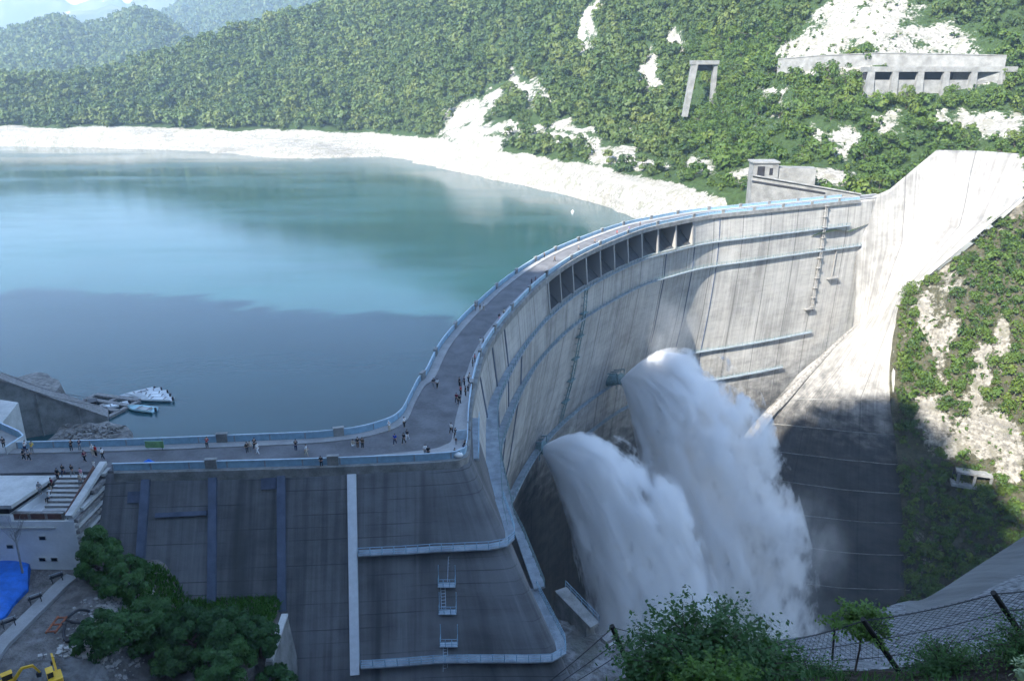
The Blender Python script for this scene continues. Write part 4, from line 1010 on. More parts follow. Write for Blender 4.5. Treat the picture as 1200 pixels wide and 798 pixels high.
def excavator(p, rz, label):
    t = thing('excavator', p, label, 'excavator', 'yellow machines in the yard'); t.rotation_euler = (0,0,rz); t.scale = (.62,.62,.62)
    for s in (-1,1):
        m = MB(); pr = [(-1.5,.1),(-1.2,0),(1.2,0),(1.5,.1),(1.6,.4),(1.3,.7),(-1.3,.7),(-1.6,.4)]; y = s*.85
        m.add([(x,y-.25,z) for x,z in pr]+[(x,y+.25,z) for x,z in pr], [tuple(range(8)), tuple(range(8,16))[::-1]]+[(i,8+i,8+(i+1)%8,(i+1)%8) for i in range(8)]); m.build('track', M['rubber'], t, local=True)
    m = MB(); m.prism([(-1.6,-.9),(-1.2,-1.05),(1.0,-1.05),(1.1,0),(1.0,1.05),(-1.2,1.05),(-1.6,.9)], .75, 1.7); m.build('body', M['yellow_paint'], t, local=True)
    m = MB(); m.prism([(-.5,.15),(.95,.15),(1.0,1.0),(-.5,1.0)], 1.7, 2.75); c = m.build('cab', M['glass_dark'], t, local=True)
    m = MB(); m.prism([(-.6,.05),(1.05,.05),(1.05,1.1),(-.6,1.1)], 2.76, 2.86); m.build('cab_roof', M['yellow_paint'], c, local=True)
    m = MB(); m.bar((.8,-.4,1.4),(2.4,-.4,3.3),.35,.45); m.bar((2.35,-.4,3.3),(3.9,-.4,3.0),.3,.4); m.build('boom', M['yellow_paint'], t, local=True)
    m = MB(); m.bar((3.85,-.4,3.15),(4.7,-.4,1.2),.24,.3); a = m.build('arm', M['yellow_paint'], t, local=True)
    m = MB(); m.add([(4.3,-.8,1.3),(4.9,-.8,1.2),(4.7,-.8,.5),(4.1,-.8,.7),(4.3,0,1.3),(4.9,0,1.2),(4.7,0,.5),(4.1,0,.7)], [(0,1,2,3),(7,6,5,4),(0,4,5,1),(1,5,6,2),(2,6,7,3)]); m.build('bucket', M['dark_metal'], a, local=True)
excavator(at(66,800,-9.3), R(128), 'yellow excavator with its boom pointing to the blue tarp, cab uppermost')
excavator(at(10,808,-9.3), R(40), 'yellow excavator cut by the bottom left corner, left of the other one')
sc_ = thing('scrap_frame', at(67,735,-9.4), 'rusty orange frame with dark curved pipes lying in the yard', 'scrap')
m = MB(); 
for s in (-.5,.5): m.bar((s,-1.3,.3),(s,1.3,.5),.18)
for y in (-1.2,0,1.2): m.bar((-.5,y,.4),(.5,y,.45),.15)
m.build('frame', M['rust'], sc_, local=True)
for k, q in enumerate(([(.6,1.2,.4),(1.2,2.2,.6),(1.8,2.6,.4),(2.4,2.7,.1)],[(.6,.2,.4),(1.2,-.4,.6),(1.6,-1.5,.4),(2.3,-2.4,.1),(3.0,-2.2,.1)],[(.6,.9,.3),(1.6,.5,.35),(2.6,.6,.1)])):
    m = MB(); m.tube(catmull(np.array(q,float),10), .16, 6); m.build('pipe', M['dark_metal'], sc_, local=True)
# pale rocks down the edge of the yard
g = np.random.default_rng(12); st = MB(); 
def stone(m, c, s, g):
    b = [(x*s*g.uniform(.7,1.2), y*s*g.uniform(.7,1.2), z*s*g.uniform(.5,.9)) for z in (-.5,.5) for x,y in ((-.6,-.6),(.6,-.6),(.6,.6),(-.6,.6))]; a = g.uniform(0,6.28); ca, sa = math.cos(a), math.sin(a)
    m.hexa([c + V3(x*ca-y*sa, x*sa+y*ca, z) for x,y,z in b])
for k in range(1500):
    x = g.normal(-46.3, 1.7); y = g.uniform(70, 83); z = float(ground_h(np.array([[x]]), np.array([[y]]))[0,0]); stone(st, V3(x, y, z+.05), .08+.34*g.random()**3, g)
tag(st.build('stones', M['rock']), 'pale broken stones strewn down the edge of the yard', 'stones', kind='stuff')
st = MB()
for k in range(260):
    x = g.uniform(-27,-14); y = g.uniform(70, 80.5); stone(st, V3(x, y, -24.0), g.uniform(.15,.6), g)
tag(st.build('stones', M['rubble_rock']), 'grey rubble at the foot of the wing dam', 'stones', kind='stuff')
# retaining wall beside the grass terrace
rw = thing('retaining_wall', (-29.5,80,-24), 'short dark retaining wall with a pale coping at the end of the grass terrace', 'retaining wall')
a, b = at(334,721,-13.6), at(316,775,-13.9)
d_ = b-a; nn_ = V3(d_[1], -d_[0], 0); nn_ /= np.linalg.norm(nn_); nn_ = nn_ if nn_[0] > 0 else -nn_
m = MB(); m.hexa([V3(a[0],a[1],-26)+nn_*1.6, V3(b[0],b[1],-26)+nn_*1.6, V3(b[0],b[1],-26)-nn_, V3(a[0],a[1],-26)-nn_, a+nn_*.3, b+nn_*.3, b-nn_*.5, a-nn_*.5]); m.build('wall', M['coping'], rw)
m = MB(); m.bar(a+V3(0,0,.16), b+V3(0,0,.16), .8, .3); m.build('coping', M['pale_concrete'], rw)
# landing with rails below the end of the long walkway, and steps beyond it
sp_ = thing('stair_landing', at(672,715,-22), 'concrete landing with a blue rail below the end of the curved walkway', 'landing')
q = [at(*k) for k in ((650,692,-22),(664,687,-22),(702,729,-22),(692,735,-22))]; m = MB(); m.prism([k[:2] for k in q], -22.5, -22); m.build('slab', M['coping'], sp_); m = MB(); m.prism([V3(*(k[:2]*.9+q[0][:2]*.1)) for k in q], -27, -22.5); m.build('support_wall', M['coping'], sp_)
railing_mesh([q[0]*.1+q[1]*.9, q[2]], 1.1, 1.4, .05).build('railing', M['metal_blue'], sp_)
stp = thing('stone_steps', at(745,775,-26), 'pale steps dropping down the bank behind the dark left fence post', 'steps')
for k in range(7):
    f_ = k/6; p = at(714+34*f_, 748+34*f_, -24-3*f_); m = MB(); m.box(p, (2.2,1.2,.8), R(35)); m.build('step', M['pale_concrete'] if k % 3 else M['wood_grey'], stp)
bl2 = thing('concrete_block', at(380,790,-24), 'low grey concrete block at the foot of the wing beside the white downpipe', 'block')
m = MB(); m.box(at(375,793,-23.8), (5.5,2.2,1.3), .05); m.build('block_body', M['coping'], bl2); m = MB(); m.box(at(375,791,-23.0), (5.7,2.3,.16), .05); m.build('cap', M['pale_concrete'], bl2)

# ---- far right: building at the end of the crest, portal, gallery, walls
eb = thing('portal_building', (118,360,-3), 'pale concrete building with dark openings at the far end of the crest', 'building')
m = MB(); m.prism([(107,355),(118,355),(119,366),(108,366)], -8, 13.6); m.build('wall', M['grey_concrete'], eb)
m = MB(); m.prism([(106.4,354.4),(118.4,354.4),(119.5,366.6),(107.4,366.6)], 13.6, 14.3); m.build('roof', M['coping'], eb)
for x, w_1 in ((110.3,3.2),(114.8,1.5)): m = MB(); m.box((x,354.95,10), (w_1,.2,4.6 if w_1 > 2 else 3)); m.build('opening', M['shade_black'], eb)  # dark boxes on the wall, coloured as unlit openings
m = MB(); m.prism([(118,356),(134,353),(136,362),(119,366)], -8, 11.5); m.build('low_wall', M['grey_concrete'], eb)
m = MB(); m.add([(106,352,-10),(152,346,-10),(152,350,-10),(106,356,-10),(106,352,8.6),(152,346,1.2),(152,350,1.2),(106,356,8.6)], [(3,2,1,0),(4,5,6,7),(0,1,5,4),(1,2,6,5),(2,3,7,6),(3,0,4,7)]); m.build('ramp_wall', M['grey_concrete'], eb)
m = MB(); m.bar((105.7,351.8,6.3),(137,347.8,1.6), .5, .7); m.build('overhang_shade', M['dark_metal'], eb)  # dark bar painted in for the shade line of the overhang
m = MB(); m.bar((105.7,351.6,8.9),(152,345.8,1.5), 1.0, .5); m.build('coping', M['coping'], eb)
pt = thing('portal_tower', aty(824,110,515)-V3(0,0,8), 'tall slim grey concrete portal frame standing in the trees above the lake', 'portal')
a = aty(814,76,515); b = aty(838,76,518); zb = 26; gm = plain('grey_concrete', (.20,.20,.19), .9, .3, .3)
m = MB(); m.hexa([(a[0]-5.5,a[1]-2,zb),(a[0]-2.5,a[1]-2,zb),(a[0]-2.5,a[1]+3,zb),(a[0]-5.5,a[1]+3,zb),(a[0]-1.8,a[1]-2,a[2]),(a[0]+1.8,a[1]-2,a[2]),(a[0]+1.8,a[1]+3,a[2]),(a[0]-1.8,a[1]+3,a[2])]); m.build('leg', gm, pt)
m = MB(); m.prism([(b[0]-1.2,b[1]-2),(b[0]+1.2,b[1]-2),(b[0]+1.2,b[1]+3),(b[0]-1.2,b[1]+3)], zb+4, a[2]); m.build('leg', gm, pt)
m = MB(); m.prism([(a[0]-2.4,a[1]-2.6),(b[0]+2,b[1]-2.6),(b[0]+2,b[1]+3.6),(a[0]-2.4,a[1]+3.6)], a[2]-.01, a[2]+2.4); m.build('beam', gm, pt)
m = MB(); m.prism([(a[0]+1.2,a[1]+1.5),(b[0]-1.2,b[1]+1.5),(b[0]-1.2,b[1]+2.6),(a[0]+1.2,a[1]+2.6)], a[2]-3.6, a[2]-.02); m.build('opening_shade', M['shade_black'], pt)  # dark block coloured as the shade below the beam
ga = thing('road_gallery', aty(1095,92,428), 'long pale roadside gallery with dark open bays on the cliff', 'gallery')
gx = [aty(px,80,428)[0] for px in (1018,1182)]; zt = aty(1095,80,428)[2]
m = MB(); m.prism([(gx[0],424),(gx[1],420),(gx[1],434),(gx[0],438)], zt-1.9, zt+.6); m.build('roof', M['grey_concrete'], ga)
m = MB(); m.prism([(gx[0],432),(gx[1],428),(gx[1],430),(gx[0],434)], zt-5.8, zt-1.9); m.build('back_wall', M['shade_black'], ga)  # wall made near black to put the bays' shade into its colour
m = MB(); m.prism([(gx[0],425.5),(gx[1],421.5),(gx[1],432),(gx[0],436)], zt-15, zt-5.8); m.build('sill_wall', gm, ga)
for px in (1019.5,1046.5,1075.5,1104.5,1135.5,1167):
    x = aty(px,90,426)[0]; y = 424 - (x-gx[0])/(gx[1]-gx[0])*4; m = MB()
    m.hexa([(x-2.1,y-.8,zt-17),(x+2.1,y-.8,zt-17),(x+2.1,y+4,zt-17),(x-2.1,y+4,zt-17),(x-1.5,y+.1,zt-1.9),(x+1.5,y+.1,zt-1.9),(x+1.5,y+2,zt-1.9),(x-1.5,y+2,zt-1.9)]); m.build('pillar', M['grey_concrete'], ga)
def wall_line(name, pts, h, th, mat, label, cat, cap=None):
    t = thing(name, pts[0], label, cat); A = np.array(pts); d = np.gradient(A, axis=0); nn = np.stack([-d[:,1], d[:,0], 0*d[:,0]], 1); nn /= np.linalg.norm(nn, axis=1, keepdims=True)
    m = MB(); m.ribbon(A, A+nn*th, h); m.build('wall', mat, t)
    m = MB(); m.ribbon(A+V3(0,0,.5)-nn*.3, A+V3(0,0,.5)+nn*(th+.1), .48); m.build('coping', cap or M['grey_concrete'], t); return t
wall_line('retaining_wall', [aty(912,70,476),aty(960,66,456),aty(1030,63,444),aty(1100,64,433),aty(1180,66,420)], 14, 3, M['grey_concrete'], 'long pale retaining wall along the road above the gallery', 'retaining wall')
wall_line('road_wall', [aty(566,149,690),aty(610,151,665),aty(655,152,635),aty(700,152,600)], 5, 2, M['grey_concrete'], 'low pale wall of the shore road half hidden in trees', 'wall')
wall_line('road_wall', [aty(905,64,480),aty(1000,62,452)], 4, 2, M['grey_concrete'], 'short pale wall at the left end of the road above the gallery', 'wall') if False else None
hu = thing('hut', aty(601,150,668)-V3(0,0,2), 'small white hut by the shore road between trees', 'hut')
p = aty(601,148,668); m = MB(); m.box(p, (5,4,6)); m.build('wall', M['white_paint'], hu); m = MB(); m.box(p+V3(0,0,3.3), (6,5,.6)); m.build('roof', M['pale_concrete'], hu); m = MB(); m.box(p+V3(.6,-2.05,-.6), (1.4,.15,2.6)); m.build('door', M['shade_black'], hu)
lg = thing('rock_shed', aty(1140,562,268), 'small concrete shelter darkened for shade, with two bays on the shaded bank', 'shelter')
p = aty(1140,560,266); m = MB(); m.box(p+V3(0,0,2.2), (12,4,.8), -.35); m.build('roof', M['coping'], lg); m = MB(); m.box(p+V3(0,2.2,-.2), (11.5,.6,4.4), -.35); m.build('back_wall', M['shade_black'], lg)  # shelter darkened by colour to look shaded, its back nearly black
for k in (-1,0,1): m = MB(); m.box(p+V3(5.4*k*math.cos(.35),-1.2-5.4*k*math.sin(.35)*1.0,-.6), (.9,.9,5), -.35); m.build('pillar', M['coping'], lg)
m = MB(); m.box(p+V3(0,0,-3), (14,5,1), -.35); m.build('floor', M['coping'], lg)

# ---- concrete slope beyond the fence
rs = thing('concrete_slope', (40,55,5), 'grey concrete revetment falling away beyond the wire fence', 'revetment')
top_ = [(1300,560,82),(1200,628,72),(1150,660,66),(1088,699,60),(1062,704,58),(1030,715,55),(1000,734,52),(940,746,48),(880,752,46)]
bot_ = [(1330,770,36),(1230,768,36),(1170,772,35),(1110,776,34),(1070,780,33.5),(1030,784,33),(1000,788,32),(940,794,31),(860,800,30)]
G = loft([cps(top_), cps(bot_)], 70, 40); G = np.concatenate([G[:1]-V3(0,-1,30), G[:1]-V3(0,-.2,.5), G], 0)
nz_ = fbm(G, 2.2, 4)*.22 + fbm(G, .6, 2)*.09; wq = ss(.30, .55, np.linspace(0,1,42))[:,None]*np.ones((1,70)); wq = np.maximum(wq, ss(.42,.6,np.linspace(0,1,70))[None]*np.ones((42,1)))
G[2:,:,2] += (nz_*wq)[2:]
me = fast_mesh('slope_face', G.reshape(-1,3)-ORG[rs.name], grid_faces(42,70), True); set_uv(me, G.reshape(-1,3)[:,[0,1]]); link_mesh('slope_face', me, [M['slab_concrete'], M['gravel']], rs); q_ = grid_faces(42,70); me.polygons.foreach_set('material_index', ((wq.ravel()[q_[:,0]] > .45) & (q_[:,0] >= 140)).astype(np.int32))
# ---- wire fence in the foreground
fe = thing('wire_fence', (10,19.5,33), 'old wire mesh fence with leaning dark posts in the foreground', 'fence')
posts = [((733,771,20.2),(717,733,20.0)), ((1045,774,19.6),(1011,725,19.3)), ((1199,746,18.3),(1164,694,17.9))]
tops, bots = [], []
for b_, t_ in posts:
    b, t = aty(*b_), aty(*t_); tops.append(t); bots.append(b)
    m = MB(); m.tube([b-(t-b)*.35, b, t], [.085,.085,.075], 8); m.build('post', M['post_black'], fe)
b, t = aty(976,762,24), aty(978,736,24); m = MB(); m.tube([b-(t-b)*.4, t], .04, 6); m.build('post', M['post_black'], fe)
def sag(a, b, n=14, s=.12): return [a+(b-a)*f_ - V3(0,0,s*4*f_*(1-f_)) for f_ in np.linspace(0,1,n)]
far_t, far_b = aty(905,752,21.5), aty(905,775,21.5)
right_t, right_b = aty(1290,672,16.4), aty(1330,712,16.8)
left_t = aty(640,800,21.); 
chainT = [far_t, tops[1], tops[2], right_t]; chainB = [far_b, bots[1]*.95+tops[1]*.05, bots[2]*.8+tops[2]*.2, right_b]
for f_, r in ((.04,.017),(.5,.013),(.93,.013)):
    pts = []
    for k in range(3):
        a = chainT[k]*(1-f_)+chainB[k]*f_; b = chainT[k+1]*(1-f_)+chainB[k+1]*f_; pts += sag(a, b, 14, .10)
    m = MB(); m.tube(pts, r, 4); m.build('wire', M['wire'], fe)
for f_ in (.05,.45,.8):
    a = tops[0]*(1-f_)+bots[0]*f_; m = MB(); m.tube(sag(a, far_t*(1-f_)+far_b*f_, 14, .25), .014, 4); m.tube(sag(a, left_t - V3(0,0,f_*.8), 8, .05), .014, 4); m.build('wire', M['wire'], fe)
m = MB()
for k in range(3):
    a0_, a1_, b0_, b1_ = chainT[k], chainT[k+1], chainB[k], chainB[k+1]
    Lg = np.linalg.norm(a1_-a0_); hgt = np.linalg.norm(a0_-b0_); n = int(Lg/.17); kk = max(1, hgt/.17)
    pt_ = lambda u, v: (a0_*(1-u)+a1_*u)*(1-v) + (b0_*(1-u)+b1_*u)*v - V3(0,0,.4*u*(1-u))*1.0
    for i in range(-int(kk), n+1):
        for sgn in (0,1):
            u0, u1 = i/n, (i+kk)/n; v0, v1 = 0., 1.
            if u0 < 0: v0 = -u0/(u1-u0); u0 = 0.
            if u1 > 1: v1 = v0+(1-v0)*(1-u0)/(u1-u0); u1 = 1.
            if u0 >= 1 or u1 <= 0: continue
            if sgn: v0, v1 = 1-v0, 1-v1
            m.bar(pt_(u0,v0), pt_(u1,v1), .007)
m.build('wire_mesh', M['wire'], fe)

# ---- bushes and plants
def bush(name, loc, rx, ry, rz, stems, per, lsz, mat, label, cat, seed, droop=.0, up=.25, inner=.35):
    """stems that fan out from the root, each with leaves along its outer part"""
    g = np.random.default_rng(seed); t = thing(name, loc, label, cat); Q = []; sm = MB()
    for k in range(stems):
        d = g.normal(size=3); d[2] = abs(d[2])*.9 + up; d /= np.linalg.norm(d); r = g.uniform(.7, 1.12)
        e = d*V3(rx, ry, rz)*r; b = V3(g.normal()*.12*rx, g.normal()*.12*ry, 0); mid = (b+e)*.5 + V3(0,0,rz*.18) + g.normal(size=3)*.06*rx; e = e - V3(0,0,droop*rz*g.random())
        ts_ = np.linspace(inner, 1.02, per); C = ((1-ts_)**2)[:,None]*b + (2*ts_*(1-ts_))[:,None]*mid + (ts_**2)[:,None]*e
        if k % 3 == 0: sm.tube([b, mid*.5+b*.25+e*.25, e], [rx*.012, rx*.008, rx*.003], 4, False)
        C = C + g.normal(size=C.shape)*rx*.05
        N = g.normal(size=(per,3))*.7 + V3(0,0,1.) + d*.5; N /= np.linalg.norm(N,axis=1,keepdims=True)
        T = g.normal(size=(per,3)) + d*.8; T -= N*(T*N).sum(1,keepdims=True); T /= np.linalg.norm(T,axis=1,keepdims=True); Bv = np.cross(N,T)
        s = lsz*g.uniform(.6,1.3,per)[:,None]
        Q.append(np.stack([C, C+T*s*.5-Bv*s*.30, C+T*s*1.05-N*s*.14, C+T*s*.5+Bv*s*.30], 1))
    Q = np.concatenate(Q).reshape(-1,3)
    me = fast_mesh('foliage', Q, np.arange(len(Q)).reshape(-1,4)); set_attr(me, 'tint', np.repeat(g.uniform(0,.25,len(Q)//4), 4)); link_mesh('foliage', me, mat, t)
    sm.build('stems', M['bark'], t, local=True); return t
gh = lambda x, y: float(ground_h(np.array([[x]]), np.array([[y]]))[0,0])
def gp(px, y, dz=-.1): x = (px-W/2)/F*(y*CP + 15.5*SP); return (x, y, gh(x,y)+dz)
bush('bush', gp(826,17.8), 2.75, 2.2, 2.2, 190, 46, .14, M['leaf_near'], 'big dark green leafy bush at the bottom centre in front of the spray', 'bush', 1)
bush('bush', gp(880,18.6), 1.8, 1.6, 1.25, 100, 40, .13, M['leaf_near'], 'rounded green bush on the right shoulder of the big bush', 'bush', 2)
bush('bush', gp(765,18.3,-.2), 1.1, 1.2, .95, 70, 40, .12, M['leaf_near'], 'loose green bush beside the left leaning fence post', 'bush', 3)
bush('bush', gp(694,17.3,-.9), 1.1, 1.1, 1.25, 60, 34, .13, M['leaf_lime'], 'yellow green bush at the bottom edge left of the big bush', 'bush', 4)
bush('bush', gp(835,16.2,-.2), 1.5, 1.0, .95, 70, 34, .13, M['leaf_lime'], 'light green bush growing low in front of the big bush', 'bush', 5)
bush('fern', gp(945,18.4,-.2), 1.5, 1.2, 1.0, 150, 36, .08, M['leaf_near'], 'feathery green fern clump between the big bush and the bare soil', 'fern', 6, .5, .1, .1)
bush('fern', gp(1112,18.2,-.1), 1.7, 1.2, 1.35, 190, 36, .08, M['leaf_near'], 'feathery green plant between the two right hand fence posts', 'fern', 7, .45, .1, .1)
bush('fern', gp(1190,17.2,-.1), 1.5, 1.2, 1.75, 190, 36, .08, M['leaf_near'], 'tall feathery green plant at the foot of the rightmost fence post', 'fern', 8, .4, .2, .1)
bush('leafy_plant', gp(1186,15.2,-.1), .5, .5, .95, 44, 26, .12, M['leaf_pale'], 'pale flowering plant in the bottom right corner', 'plant', 9, .2, .8, .1)
bush('leafy_plant', gp(1108,15.0,-.25), .45, .40, .5, 30, 24, .12, M['leaf_pale'], 'pale leafy plant at the bottom edge below the fence', 'plant', 10, .2, .6, .1)
sp2 = bush('sapling', gp(1012,20.0), 1.2, .9, .9, 60, 30, .13, M['leaf_lime'], 'thin yellow green sapling beside the middle leaning post', 'sapling', 11, .1, .25, .3)
for c in sp2.children: c.location = (0,0,1.55)
m = MB(); m.tube([(0,0,-.4),(.05,0,.9),(-.03,0,1.8)], [.035,.03,.02], 6); m.build('trunk', M['bark'], sp2, local=True)
bush('sapling', gp(1120,19.6,-.3), .8, .8, 1.3, 26, 20, .10, M['leaf_near'], 'small loose shrub poking through the fence wire left of the right post', 'sapling', 13, .1, .3, .3)
g = np.random.default_rng(31); Q = []
for k in range(2600):
    x = g.uniform(-1, 20); y = g.uniform(14, 20.3)
    if fbm(V3(x,y,0)[None], 2.0, 3)[0] < -.02: continue
    h = g.uniform(.1,.4); a = g.uniform(0,6.28); p = V3(x,y,gh(x,y)-.04); d = V3(math.cos(a),math.sin(a),0); e = V3(g.normal()*.12,g.normal()*.12,h)
    Q.append([p-d*.02, p+d*.02, p+e*.6+d*.03, p+e])
Q = np.array(Q).reshape(-1,3); me = fast_mesh('grass', Q, np.arange(len(Q)).reshape(-1,4)); set_attr(me,'tint',np.repeat(g.random(len(Q)//4),4)); tag(link_mesh('grass', me, M['leaf_near']), 'sparse weeds on the dark soil in the foreground', 'weeds', kind='stuff')

# ---- trees at the foot of the wing, left
Q = []
for k in range(9000):
    x = g.uniform(-46,-29.6); y = g.uniform(76, 87.0); h = g.uniform(.25,.8); a = g.uniform(0,6.28); p = V3(x,y,gh(x,y)-.05); d = V3(math.cos(a),math.sin(a),0)*.12; e = V3(g.normal()*.22,g.normal()*.22,h)
    Q.append([p-d, p+d, p+e+d*.3, p+e-d*.3])
Q = np.array(Q).reshape(-1,3); me = fast_mesh('grass', Q, np.arange(len(Q)).reshape(-1,4)); set_attr(me,'tint',np.repeat(g.random(len(Q)//4),4)); tag(link_mesh('grass', me, M['grass_green']), 'bright green grass on the terrace at the foot of the wing', 'grass', kind='stuff')
def big_tree(px, pyc, y, rx, rz, mat, label, seed, n=4200, cone=.25, cat='tree'):
    c = aty(px, pyc, y); zg = gh(c[0], c[1]); lift = max(c[2]-zg, rz*.8)
    t = thing('leafy_tree', (c[0], c[1], zg-.1), label, cat)
    n = int(n*2.6); v, f = crown(n, rx, rz, .22, 46, seed, small=.55, z0=lift, cone=cone, aspect=1.9)
    me = fast_mesh('crown', v, f); set_attr(me, 'tint', np.repeat(np.random.default_rng(seed).uniform(0,.3,n),4)); link_mesh('crown', me, M[mat], t)
    trunk_mb(lift, .22, seed, 7, rx*.7).build('trunk', M['bark'], t, local=True)
big_tree(117, 663, 84, 3.5, 4.8, 'leaf_dark', 'dark pointed tree between the white building and the wing dam', 201, 5200, .8)
big_tree(150, 700, 81, 2.8, 3.0, 'leaf_dark', 'dark tree just below the one beside the white building', 202, 3200)
big_tree(176, 748, 76.5, 3.6, 3.6, 'leaf_dark', 'broad dark green tree at the left end of the grass terrace', 203)
big_tree(225, 766, 75.5, 3.4, 3.6, 'leaf_dark', 'dark green tree in the middle of the group below the wing', 204)
big_tree(270, 768, 75.5, 3.5, 3.5, 'leaf_dark', 'bushy dark tree in front of the bright grass terrace', 205)
big_tree(306, 772, 76, 2.0, 3.0, 'leaf_dark', 'narrow dark tree next to the short retaining wall', 206, 3000)
big_tree(205, 787, 73, 2.2, 2.2, 'leaf_near', 'lighter green tree at the bottom edge below the wing', 207, 3000)
big_tree(132, 792, 72, 3.0, 2.6, 'leaf_dark', 'low dark tree at the edge of the yard rocks, bottom left', 208, 3200)
big_tree(262, 796, 72, 3.2, 2.8, 'leaf_dark', 'wide dark tree at the bottom edge below the grass terrace', 209, 3200)
big_tree(322, 806, 72.5, 2.6, 2.4, 'leaf_dark', 'low dark tree at the bottom edge below the short retaining wall', 210, 2600)
# bare tree in front of the white building
bt = thing('bare_tree', aty(21,640,83.5), 'thin leafless tree in front of the white building', 'tree')
b0 = ORG[bt.name]; b0z = Z0-.2
m = MB(); g2 = np.random.default_rng(3); top_p = V3(b0[0],83.5,-2.4); m.tube([V3(b0[0]-.2,83.5,b0z), top_p-V3(.1,0,2), top_p], [.14,.11,.08], 6)
for k in range(12):
    a = g2.uniform(0,6.28); p = top_p - V3(0,0,g2.uniform(0,2.2)); l = g2.uniform(1.2,3.); q = p + V3(math.cos(a)*l*.6, math.sin(a)*l*.3, l*.85); m.tube([p,(p+q)/2+V3(0,0,-.15),q],[.05,.035,.015],4)
    for j in range(3): f_ = g2.uniform(.4,.9); s_ = p+(q-p)*f_; m.tube([s_, s_+V3(g2.normal()*.5,g2.normal()*.3,g2.uniform(.3,.9))],[.02,.008],3)
m.build('trunk', plain('bark_grey', (.26,.26,.26), .9, .2), bt)

# ---- people: one continuous body, clothes and hair over it
def skin_mesh(verts, edges, radii, root=0, sub=1):
    me = bpy.data.meshes.new('tmp'); me.from_pydata(verts, edges, []); o = bpy.data.objects.new('tmp', me); COL.objects.link(o)
    o.modifiers.new('s', 'SKIN'); sv_ = me.skin_vertices[0].data
    for i, r in enumerate(radii): sv_[i].radius = r if hasattr(r, '__len__') else (r, r); sv_[i].use_root = (i == root)
    o.modifiers.new('u', 'SUBSURF').levels = sub
    bpy.context.view_layer.update(); dg = bpy.context.evaluated_depsgraph_get()
    out = bpy.data.meshes.new_from_object(o.evaluated_get(dg)); bpy.data.objects.remove(o); bpy.data.meshes.remove(me)
    out.polygons.foreach_set('use_smooth', np.ones(len(out.polygons), bool)); return out
def figure(pose):
    st, ar, lean = {'stand': (.02,.0,.0), 'walk': (.26,.22,.05), 'lean': (.05,.0,.28), 'sit': (0,.1,.1)}[pose]
    dz = -.40 if pose == 'sit' else 0; f = lambda z: lean*max(0, z-.95)     # forward is +y
    pel = (0,0,.95+dz); V_ = [pel, (0,f(1.15),1.15+dz), (0,f(1.38),1.38+dz), (0,f(1.5)+.01,1.50+dz), (0,f(1.6)+.03,1.60+dz), (0,f(1.7)+.03,1.71+dz)]; r = [(.16,.11),(.14,.10),(.17,.11),.055,(.075,.09),(.07,.085)]; E_ = [(0,1),(1,2),(2,3),(3,4),(4,5)]
    V_.append((0, f(1.62)+.135, 1.60+dz)); r.append(.014); E_.append((4,6))            # nose
    legs, arms = [], []
    for s in (-1,1):
        k = len(V_); sw = st*s
        if pose == 'sit': L_ = [(.10*s,.02,.90+dz),(.12*s,.42,.56),(.12*s,.46,.08),(.12*s,.62,.04)]
        else: L_ = [(.10*s,.0,.88),(.11*s,sw*.55+.03,.50),(.11*s,sw-.02,.09),(.12*s,sw+.14,.04)]
        V_ += L_; r += [.095,.062,.045,.04]; E_ += [(0,k),(k,k+1),(k+1,k+2),(k+2,k+3)]; legs.append(k)
        k = len(V_); aw = -ar*s
        if pose == 'lean': A_ = [(.20*s,f(1.42),1.43),(.25*s,f(1.2)+.12,1.18),(.14*s,f(1.3)+.36,1.12),(.12*s,f(1.3)+.46,1.12)]
        else: A_ = [(.20*s,f(1.42),1.43+dz),(.26*s,f(1.15)+aw*.4-.02,1.14+dz),(.26*s,f(1.0)+aw+.06,.90+dz),(.25*s,f(1.0)+aw+.10,.80+dz)]
        V_ += A_; r += [.06,.045,.034,.038]; E_ += [(2,k),(k,k+1),(k+1,k+2),(k+2,k+3)]; arms.append(k)
    body = skin_mesh(V_, E_, r)
    sv, sr = [V_[0],V_[1],V_[2],V_[3]], [(.175,.125),(.165,.12),(.19,.125),.075]; se = [(0,1),(1,2),(2,3)]
    for k in arms: n = len(sv); sv += [V_[k], V_[k+1]]; sr += [.078,.062]; se += [(2,n),(n,n+1)]
    shirt = skin_mesh(sv, se, sr)
    tv, tr, te_ = [V_[0]], [(.18,.13)], []
    for k in legs: n = len(tv); tv += [V_[k],V_[k+1],V_[k+2]]; tr += [.112,.08,.062]; te_ += [(0,n),(n,n+1),(n+1,n+2)]
    trou = skin_mesh(tv, te_, tr)
    h = V3(0, f(1.68)+.015, 1.685+dz); G = np.array([[h + V3(.092*math.sin(a)*math.cos(b), .112*math.sin(a)*math.sin(b) - .02*(a/1.9), .105*math.cos(a)) for b in np.linspace(0,2*math.pi,13)] for a in np.linspace(.02,1.75,7)])
    mb = MB(); mb.grid(G); me = bpy.data.meshes.new('hair'); me.from_pydata(mb.v, [], mb.f); me.polygons.foreach_set('use_smooth', np.ones(len(me.polygons), bool))
    for q in (shirt, trou, me): q.materials.append(None)
    body.materials.append(M['skin']); return body, shirt, trou, me
FIG = {p: figure(p) for p in ('stand','walk','lean','sit')}
CL = {'black': (.015,.015,.018), 'dark': (.03,.032,.04), 'navy': (.025,.035,.09), 'white': (.78,.78,.77), 'grey': (.22,.23,.24), 'red': (.45,.03,.04), 'maroon': (.18,.02,.05), 'blue': (.03,.08,.45), 'yellow': (.75,.55,.06), 'brown': (.16,.09,.05), 'pink': (.65,.32,.38), 'beige': (.50,.43,.33), 'green': (.08,.16,.08), 'teal': (.08,.25,.27)}
for k, c in CL.items(): plain('cloth_'+k, c, .85, .1, 8.)
